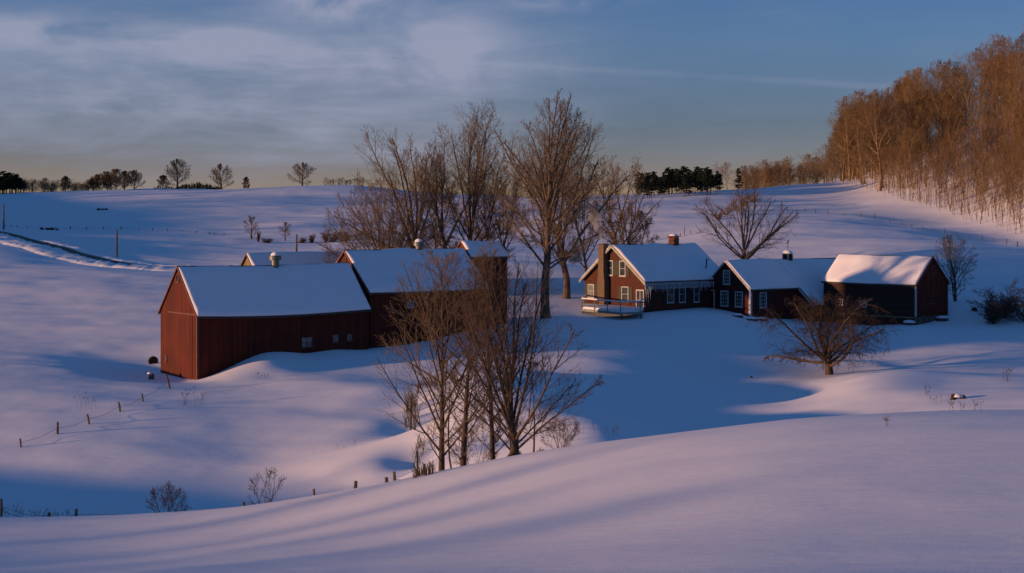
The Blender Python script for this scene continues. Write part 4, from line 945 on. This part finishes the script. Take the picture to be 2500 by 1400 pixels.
names = ['first', 'second', 'third', 'fourth', 'fifth', 'sixth', 'seventh', 'eighth', 'ninth', 'tenth', 'eleventh', 'twelfth', 'thirteenth', 'fourteenth', 'fifteenth', 'sixteenth', 'seventeenth', 'eighteenth', 'nineteenth', 'twentieth', 'twenty-first']
for i, (px, top) in enumerate(pines):
    d = 306+(i*37 % 34); p = onray(px, d); hh = (YH-top)*d/F-p.z; s = hh/12
    place_tree('pine_tree', PV[i % 4], p-Vector((0, 0, .2)), i*1.7, M['barkdark'], M['needle'], 'dark evergreen in the pine belt on the ridge behind the farmhouse', G7, (s*1.25, s*1.25, s))
p = onray(1803, 335); hh = (YH-409)*335/F-p.z; s = hh/12
place_tree('pine_tree', PV[3], p-Vector((0, 0, .2)), 0, M['barkdark'], M['needle'], 'single dark pine standing right of the pine belt, before brown trees', G7, (s, s, s))
for i, (px, top) in enumerate([(-8, 418), (8, 417), (24, 420), (38, 424), (50, 434), (16, 426), (31, 436), (0, 430), (-20, 420), (45, 432), (12, 432), (58, 440), (5, 440), (28, 428), (40, 440)]):
    d = 392+(i*5 % 14); p = onray(px, d); hh = (YH-top)*d/F-p.z; s = hh/12
    place_tree('pine_tree', PV[i % 3], p-Vector((0, 0, .2)), i, M['barkdark'], M['needle'], 'dark pine in the clump at the far left end of the skyline', 'pines at the left end of the skyline', (s*2.1, s*2.1, s))
# distant low spruce strip beyond the skyline
V_ = []; rgn = np.random.default_rng(5)
for i in range(260):
    px = rgn.uniform(375, 540); d = rgn.uniform(560, 620); hh = .6+rgn.uniform(0, 1.6)+1.8*math.exp(-((px-480)/40)**2)
    X = (px-1250)/F*d; zt = (YH-460)/F*d
    for k in range(3):
        a = k*2.09+i; V_ += [(X+1.6*math.cos(a), d+1.6*math.sin(a), zt-4), (X+1.6*math.cos(a+2.09), d+1.6*math.sin(a+2.09), zt-4), (X, d, zt+hh-1.2), (X, d, zt+hh-1.2)]
V_ = np.array(V_); V_ = V_.reshape(-1, 4, 3)[:, :3]
tag(link('distant_wood', mesh_np('distant_wood', V_.reshape(-1, 3), np.arange(len(V_)*3).reshape(-1, 3)), M['needle']), 'low dark line of distant forest beyond the left skyline', 'woods', None, 'stuff')

# woods outside the frame on the left that shade the valley and the near hill
for i in range(36):
    if i < 14: y = rg.uniform(5, 72); x = rg.uniform(-105, -68)
    else:
        y = rg.uniform(230, 390); x = -.372*y-rg.uniform(8, 70)
    s = rg.uniform(.3, .5) if i < 14 else rg.uniform(.7, 1.05)
    place_tree('woodland_tree', rg.choice(WV), (x, y, h(x, y)-.3), rg.uniform(0, 6.28), M['barkbrown'], M['twigbrown'], 'bare tree standing beyond the left edge of the view', 'bare trees beyond the left edge', (s*1.2, s*1.2, s))

# ------------------------------------------------------------------ road and its snow banks
rc = [(-60, 556, 262), (0, 572, 243), (60, 585, 234), (120, 598, 226), (190, 614, 218), (260, 628, 212), (330, 641, 208), (400, 651, 205), (450, 658, 203), (520, 664, 204), (600, 668, 205)]
rp = []
for i in range(len(rc)-1):
    for k in range(14):
        t = k/14; a, b = rc[i], rc[i+1]; px = a[0]+(b[0]-a[0])*t; d = a[2]+(b[2]-a[2])*t; rp.append(onray(px, d))
def ribbon(name, off0, off1, zoff, mt, rows=1, lump=0, amp=0, kind='structure', seed=0):
    n = len(rp); vs = []
    for i, p in enumerate(rp):
        t = (rp[min(i+1, n-1)]-rp[max(i-1, 0)]); t.z = 0; t.normalize(); nv = Vector((t.y, -t.x, 0))
        for j in range(rows+1):
            q = j/rows; o_ = off0+(off1-off0)*q; P0 = p+nv*o_
            zz = h(P0.x, P0.y) if rows > 1 else p.z
            vs.append((P0.x, P0.y, zz+zoff+amp*math.sin(math.pi*q)**.7+(lump*float(vnoise(np.array([i*.9+j*.3]), np.array([j*1.1]), seed)[0]) if 0 < j < rows else -.25 if rows > 1 else 0)))
    fs = [(i*(rows+1)+j, (i+1)*(rows+1)+j, (i+1)*(rows+1)+j+1, i*(rows+1)+j+1) for i in range(n-1) for j in range(rows)]
    q_ = MB(); q_.poly(vs, fs); o = q_.build(name, mt, smooth=rows > 1); tag(o, kind=kind); return o
ribbon('road', -.7, .6, .18, M['road'])
ribbon('snow_bank', .6, 6.0, .1, M['snow'], 8, .4, .22, seed=3)
ribbon('snow_bank', -3.4, -.7, .10, M['snow'], 6, .15, .14, seed=4)

# ------------------------------------------------------------------ poles and fences
def pole(px, top, base, label):
    p = hit(px, base, 150, 300); hh = (base-top)*p.y/F
    q_ = MB(); q_.tube([(0, 0, -.5), (0, 0, hh*.5), (.03, 0, hh)], [.16, .14, .11], 9)
    o = q_.build('utility_pole', M['wood']); o.location = p; tag(o, label, 'pole', 'wooden poles along the road')
pole(9, 498, 561, 'wooden pole at the far left edge beside the road'); pole(285, 560, 629, 'wooden pole beside the road, left of the nearest barn')
pole(724, 572, 632, 'wooden pole rising behind the weathered gray barn')
def fence(name, posts, label, r_=.06, wires=(.55,), group=None, dep=None, sag=.05, jitter=.05, seed=1):
    """posts: (px, top y, base y[, lean px, depth])"""
    rr = random.Random(seed); pts = []
    for t in posts:
        px, top, base = t[:3]; lean = t[3] if len(t) > 3 else 0; d = t[4] if len(t) > 4 else None
        p = onray(px, d) if d else hit(px, base); hh = (YH-top)*p.y/F-p.z
        pts.append((p, max(hh, .3), lean*p.y/F))
    root = empty(name, pts[0][0], 0, label, 'fence', group)
    for p, hh, ln in pts:
        q_ = MB(); a = p-pts[0][0]; r1 = r_*rr.uniform(.8, 1.2)
        q_.tube([a+Vector((0, 0, -.4)), a+Vector((-ln*.5+rr.uniform(-.02, .02), 0, hh*.55)), a+Vector((-ln, 0, hh))], [r1*1.05, r1, r1*.9], 7); q_.build('post', M['wood'], root)
    if wires:
        q_ = MB()
        for wz in wires:
            for (p, h1, l1), (p2, h2, l2) in zip(pts, pts[1:]):
                if (p2-p).length > 26: continue
                a = p-pts[0][0]+Vector((-l1*wz, 0, h1*wz)); b = p2-pts[0][0]+Vector((-l2*wz, 0, h2*wz)); q_.tube([a, (a+b)/2-Vector((0, 0, sag*3)), b], r_*.14, 4, cap=False)
        if q_.v: q_.build('wire', M['wire'], root)
    return root
fence('fence', [(3, 1218, 0, 0, 69.5), (120, 1252, 0, 0, 70.5), (186, 1243, 0, 0, 70.5), (595, 1226, 0, 0, 68), (770, 1194, 0, 4, 66.5), (866, 1175, 0, -3, 65.5), (948, 1166, 0, 5, 64.5), (964, 1152, 0, 2, 64.5), (1034, 1133, 0, -2, 64)],
      'old post and wire fence along the near crest at the bottom left', .075, (.35, .6))
fence('fence', [(51, 1071, 1094, 2), (141, 1031, 1062, 0), (219, 1012, 1036, 6), (294, 982, 1007, 5), (351, 961, 981, 5), (417, 912, 951, 13)], 'short line of leaning fence posts climbing to the nearest barn', .075, (.5,))
fence('fence', [(1020, 1102, 1133, 3, 86), (1013, 1052, 1090, 0, 94), (1003, 978, 1040, 0, 101), (1020, 938, 965, 0, 112)], 'fence posts following the creek gully behind the near trees', .07, ())
fence('fence', [(x, 553+abs(x-250)*.01+(i*5 % 3)-1+(x > 300)*(x-300)*.05, 0, 0, 283-(x > 300)*(x-300)*.05) for i, x in enumerate([13, 27, 41, 66, 100, 136, 172, 211, 252, 296, 339, 372, 409, 446, 480, 511, 524, 547])],
      'long row of small dark posts across the far left field', .085, (.6,))
fence('fence', [(1945, 511, 520), (1967, 508, 518, 3), (1991, 511, 520), (2021, 514, 523), (2061, 519, 527), (2101, 521, 530), (2136, 521, 536), (2173, 536, 543), (2200, 543, 550), (2226, 547, 556), (2252, 552, 563), (2277, 559, 566), (2306, 559, 572), (2336, 568, 578), (2368, 574, 582), (2398, 577, 587), (2425, 582, 592), (2458, 583, 597), (2484, 590, 603)],
      'fence running down the snowy hill below the right-hand wood', .07, (.6,))
fence('fence', [(1580, 576, 588), (1591, 579, 588), (1603, 580, 585), (1611, 577, 584, 4), (1630, 576, 583), (1646, 573, 581), (1661, 569, 578), (1671, 555, 575), (1686, 562, 572), (1710, 561, 569), (1731, 558, 566, 5), (1760, 552, 560)], 'fence on the slope behind the red ridge chimney', .06, (.6,))

# ------------------------------------------------------------------ small things
def lumps(name, px, py, size, n, label, cat, mt='darkstuff', flat=.5, d=None, seed=0):
    p = onray(px, d) if d else hit(px, py); rr = random.Random(seed); q_ = MB()
    for i in range(n):
        a = Vector((rr.uniform(-1, 1)*size[0], rr.uniform(-1, 1)*size[1], 0)); r1 = size[2]*rr.uniform(.5, 1)
        q_.tube([a+Vector((0, 0, -.3)), a+Vector((rr.uniform(-.1, .1), 0, r1*.3)), a+Vector((rr.uniform(-.2, .2)*r1, 0, r1*.8)), a+Vector((0, 0, r1))], [r1, r1*1.1, r1*.7, r1*.15], 9)
    o = q_.build(name, M[mt], smooth=False, bevel=0); o.location = p; return tag(o, label, cat)
lumps('rock_pile', 253, 513, (1.2, .4, .35), 5, 'dark rock pile showing through the snow on the far left hill', 'rocks', seed=1, d=325)
lumps('brush_pile', 115, 562, (.9, .4, .55), 5, 'dark brush pile by the left field fence', 'brush pile', seed=2, d=281)
lumps('rock_pile', 132, 563, (.6, .3, .3), 3, 'low dark mound right of the brush pile by the left fence', 'rocks', seed=3, d=281)
lumps('rock_pile', 766, 456, (1.2, .3, .4), 3, 'dark low rock on the skyline beside the round lone tree', 'rocks', seed=4, d=392)
lumps('rock', 1832, 923, (.05, .05, .14), 1, 'small dark stone poking out of the snow in the middle field', 'rock', seed=5)
lumps('rock', 2378, 753, (.1, .1, .35), 2, 'dark stump on the snow between the barn and the right shrubs', 'rock', seed=6, d=160)
# stone wall blocks and snowy boulders round the wing and barn
for px, py, s_, lb in [(1835, 783, .5, 'dark boulder with snow at the corner of the wing'), (1800, 774, .45, 'snow covered boulder under the wing windows'), (1860, 783, .45, 'dark boulder right of the wing corner'), (2220, 793, .6, 'snow capped rock at the near corner of the dark barn'),
                       (2300, 783, .55, 'snow capped rock at the right corner of the dark barn')]:
    p = hit(px, py, 140, 175); q_ = MB(); q_.tube([(0, 0, -.4), (0, 0, .02), (.05, 0, s_*.55), (0, 0, s_*.7)], [s_*1.1, s_*1.15, s_*.8, s_*.3], 8)
    o = q_.build('boulder', M['stone'], bevel=.05); o.location = p; o.scale = (1.3, 1, .9); o.rotation_euler = (0, 0, px); tag(o, lb, 'rock')
    cap_snow(None, 0, 0, s_*.42, s_*1.02, s_*1.02, s_*.5, o, 'snow_cap', px)
# half buried tractor tyre near the barn corner
p = hit(374, 889, 110, 160); q_ = MB(); ring = [(math.cos(a)*.34, 0, .22+math.sin(a)*.34) for a in np.linspace(0, 2*math.pi, 15)]; q_.tube(ring, .13, 8, cap=False); q_.tube([(0, -.06, .22), (0, .06, .22)], [.3, .3], 14)
o = q_.build('old_tyre', M['darkstuff'], smooth=True); o.location = p; o.rotation_euler = (0, 0, .3); tag(o, 'dark round tyre half buried in snow left of the nearest barn', 'tyre')
p = hit(396, 910, 110, 132); p = Vector((p.x, min(p.y, 127), 0)); p.z = h(p.x, p.y); q_ = MB(); q_.tube([(0, 0, -.3), (.05, 0, .35), (-.1, 0, .55)], [.28, .24, .16], 7)
o = q_.build('stump', M['wood']); o.location = p; tag(o, 'splintered stump under fresh snow at the foot of the nearest barn', 'stump'); cap_snow(None, -.1, 0, .48, .26, .24, .16, o)

def weeds(px, d, n, wpx, hpx, seed, label, heads=True, mt='drygrass', py=None, r_=.006, name='dry_weeds', group=None, depth=.6):
    p = onray(px, d) if py is None else hit(px, py); rr = random.Random(seed); q_ = MB(); k = p.y/F
    for i in range(n):
        x = rr.uniform(-.5, .5)*wpx*k; y = rr.uniform(-depth, depth); z0 = h(p.x+x, p.y+y)-p.z; hh = hpx*k*rr.uniform(.4, 1); l = rr.uniform(-.35, .35)*hh
        q_.tube([(x, y, z0-.1), (x+l*.4, y, z0+hh*.6), (x+l, y+rr.uniform(-.1, .1), z0+hh)], [r_, r_*.8, r_*.6], 3, cap=False)
        if heads:
            for j in range(rr.randint(2, 5)):
                a = Vector((x+l, y, z0+hh)); b = a+Vector((rr.uniform(-.1, .1), rr.uniform(-.1, .1), rr.uniform(-.02, .12))); q_.tube([a-Vector((0, 0, .06)), b], r_*.7, 3, cap=False)
                if rr.random() < .5: q_.tube([b, b+Vector((0, 0, r_*3))], r_*2.4, 5)
    o = q_.build(name, M[mt]); o.location = p; return tag(o, label, 'plant', group)
for i, (px, d, n, wd, hp, lb) in enumerate([(50, 70.6, 26, 110, 38, 'dry weeds with arching stems along the near fence at the left edge'), (130, 70.8, 14, 60, 30, 'thin dry weeds beside the broken fence stub'), (172, 70.8, 8, 30, 28, 'few dry stalks left of the third near post'),
        (320, 70, 18, 100, 20, 'low dry weeds behind the near crest, left of the small shrub'), (450, 70, 14, 90, 26, 'dry seed heads right of the small shrub on the crest'), (620, 69, 22, 60, 28, 'dry weeds clustered right of the fourth near post'),
        (710, 67.5, 14, 50, 38, 'tall dry seed heads between two near fence posts'), (820, 66.5, 8, 60, 18, 'short weeds between near fence posts'), (880, 66, 8, 30, 24, 'dry weeds beside the crooked near post')]):
    weeds(px, d, n, wd, hp, 300+i, lb, mt='wood', r_=.007)
G8 = 'brown grass tufts on the creek bank'
for i, (px, py, n, wd, hp, lb) in enumerate([(1003, 1000, 110, 26, 60, 'tall brown grass tuft hanging over the creek gully'), (1005, 1035, 80, 30, 40, 'brown grass tuft below the tallest one on the gully edge'), (1045, 945, 110, 50, 24, 'wide brown tuft at the upper bend of the creek'),
        (1085, 925, 90, 55, 18, 'brown grass at the top of the creek bank'), (1022, 1115, 70, 24, 34, 'brown grass low in the gully behind the crest'), (1035, 1160, 90, 50, 34, 'dark scrub grass at the foot of the gully by the last near post')]):
    weeds(px, 0, n, wd, hp, 320+i, lb, False, py=py, r_=.012, name='grass_tuft', group=G8, depth=1.2)
for i, (px, py, n, wd, hp, lb) in enumerate([(1385, 1075, 16, 80, 45, 'sparse dry stalks on the warm bank right of the near trees'), (1480, 1056, 12, 60, 22, 'dry seed stalks on the bank farther right'), (2300, 985, 7, 50, 22, 'thin dry stalks on the lit mound'), (2457, 930, 12, 14, 30, 'lone clump of stalks at the right edge of the mound'),
        (2262, 965, 5, 12, 22, 'single dry weed in the middle of the lit mound'), (475, 990, 14, 60, 45, 'faint dry stalks on the snow before the nearest barn'), (215, 1000, 8, 40, 40, 'few dry stalks above the climbing fence posts'), (640, 925, 6, 60, 12, 'tiny stalks poking from the lit drift beside the nearest barn'), (820, 1100, 5, 120, 14, 'tiny stalks scattered on the valley snow'),
        (2350, 1003, 8, 70, 20, 'dry stalks just behind the near crest at the right'), (2170, 1050, 3, 8, 22, 'tiny weed on the near snow slope at the right')]):
    weeds(px, 0, n, wd, hp, 340+i, lb, True, py=py, r_=.006 if py > 1000 else .009)
# snow lump on the mound
p = hit(2340, 975, 85, 125); q_ = MB(); q_.tube([(-.35, 0, -.1), (-.3, 0, .25), (-.25, 0, .32)], [.22, .18, .05], 8); q_.tube([(.3, 0, -.1), (.3, 0, .22), (.3, 0, .27)], [.2, .17, .05], 8)
o = q_.build('boulder', M['darkstuff']); o.location = p; tag(o, 'dark stones capped with snow on the lit mound at the right', 'rock'); cap_snow(None, -.05, -.05, .14, .40, .24, .2, o)

# two saplings by the near fence
px_tree(408, 1268, 1188, 84, 71.5, 401, 'small leafless bush on the near crest at the lower left', None, UP(10, 5, 3, 2, .8), rad=.035, twig=.0065, mt='barkdark', mc='twigdark', stems=((.1, 0), (.35, 2.8), (.4, .2)), name='bare_shrub', sink=.2)
px_tree(652, 1250, 1150, 84, 69, 402, 'leafless forked bush between near fence posts', None, UP(8, 4, 3, 2, .8), rad=.04, twig=.0065, mt='barkdark', mc='twigdark', stems=((.15, 0.2), (.4, 3)), name='bare_shrub', sink=.2)

# ------------------------------------------------------------------ smoke from the chimney
q_ = MB(); prof = []
q_.tube([(0, 0, 0), (-.08, .05, .5), (-.3, .1, 1.2), (-.65, .2, 2.0), (-.9, .3, 2.9), (-1.3, .4, 3.8)], [.10, .20, .32, .50, .75, .55], 12)
ms = bpy.data.materials.new('chimney_smoke'); ms.use_nodes = True; t = ms.node_tree; t.nodes.clear()
ou = t.nodes.new('ShaderNodeOutputMaterial'); pv = t.nodes.new('ShaderNodeVolumePrincipled'); pv.inputs['Color'].default_value = (.85, .85, .87, 1)
tcn = t.nodes.new('ShaderNodeTexCoord'); nn_ = t.nodes.new('ShaderNodeTexNoise'); nn_.inputs['Scale'].default_value = 1.6; nn_.inputs['Detail'].default_value = 4
t.links.new(tcn.outputs['Object'], nn_.inputs['Vector']); sp = t.nodes.new('ShaderNodeSeparateXYZ'); t.links.new(tcn.outputs['Object'], sp.inputs[0])
mr = t.nodes.new('ShaderNodeMapRange'); mr.inputs[1].default_value = 0; mr.inputs[2].default_value = 3.9; mr.inputs[3].default_value = 3.2; mr.inputs[4].default_value = 0.0; t.links.new(sp.outputs[2], mr.inputs[0])
mm = t.nodes.new('ShaderNodeMath'); mm.operation = 'MULTIPLY'; t.links.new(mr.outputs[0], mm.inputs[0])
m2_ = t.nodes.new('ShaderNodeMath'); m2_.operation = 'SUBTRACT'; m2_.use_clamp = True; m2_.inputs[1].default_value = .35; t.links.new(nn_.outputs['Fac'], m2_.inputs[0]); 
m3_ = t.nodes.new('ShaderNodeMath'); m3_.operation = 'MULTIPLY'; m3_.inputs[1].default_value = 4; t.links.new(m2_.outputs[0], m3_.inputs[0]); t.links.new(m3_.outputs[0], mm.inputs[1])
t.links.new(mm.outputs[0], pv.inputs['Density']); t.links.new(pv.outputs[0], ou.inputs['Volume'])
sm = q_.build('smoke', ms, smooth=True); sm.location = chim_top; tag(sm, 'thin wisp of smoke rising from the brick chimney', 'smoke', None, 'stuff')
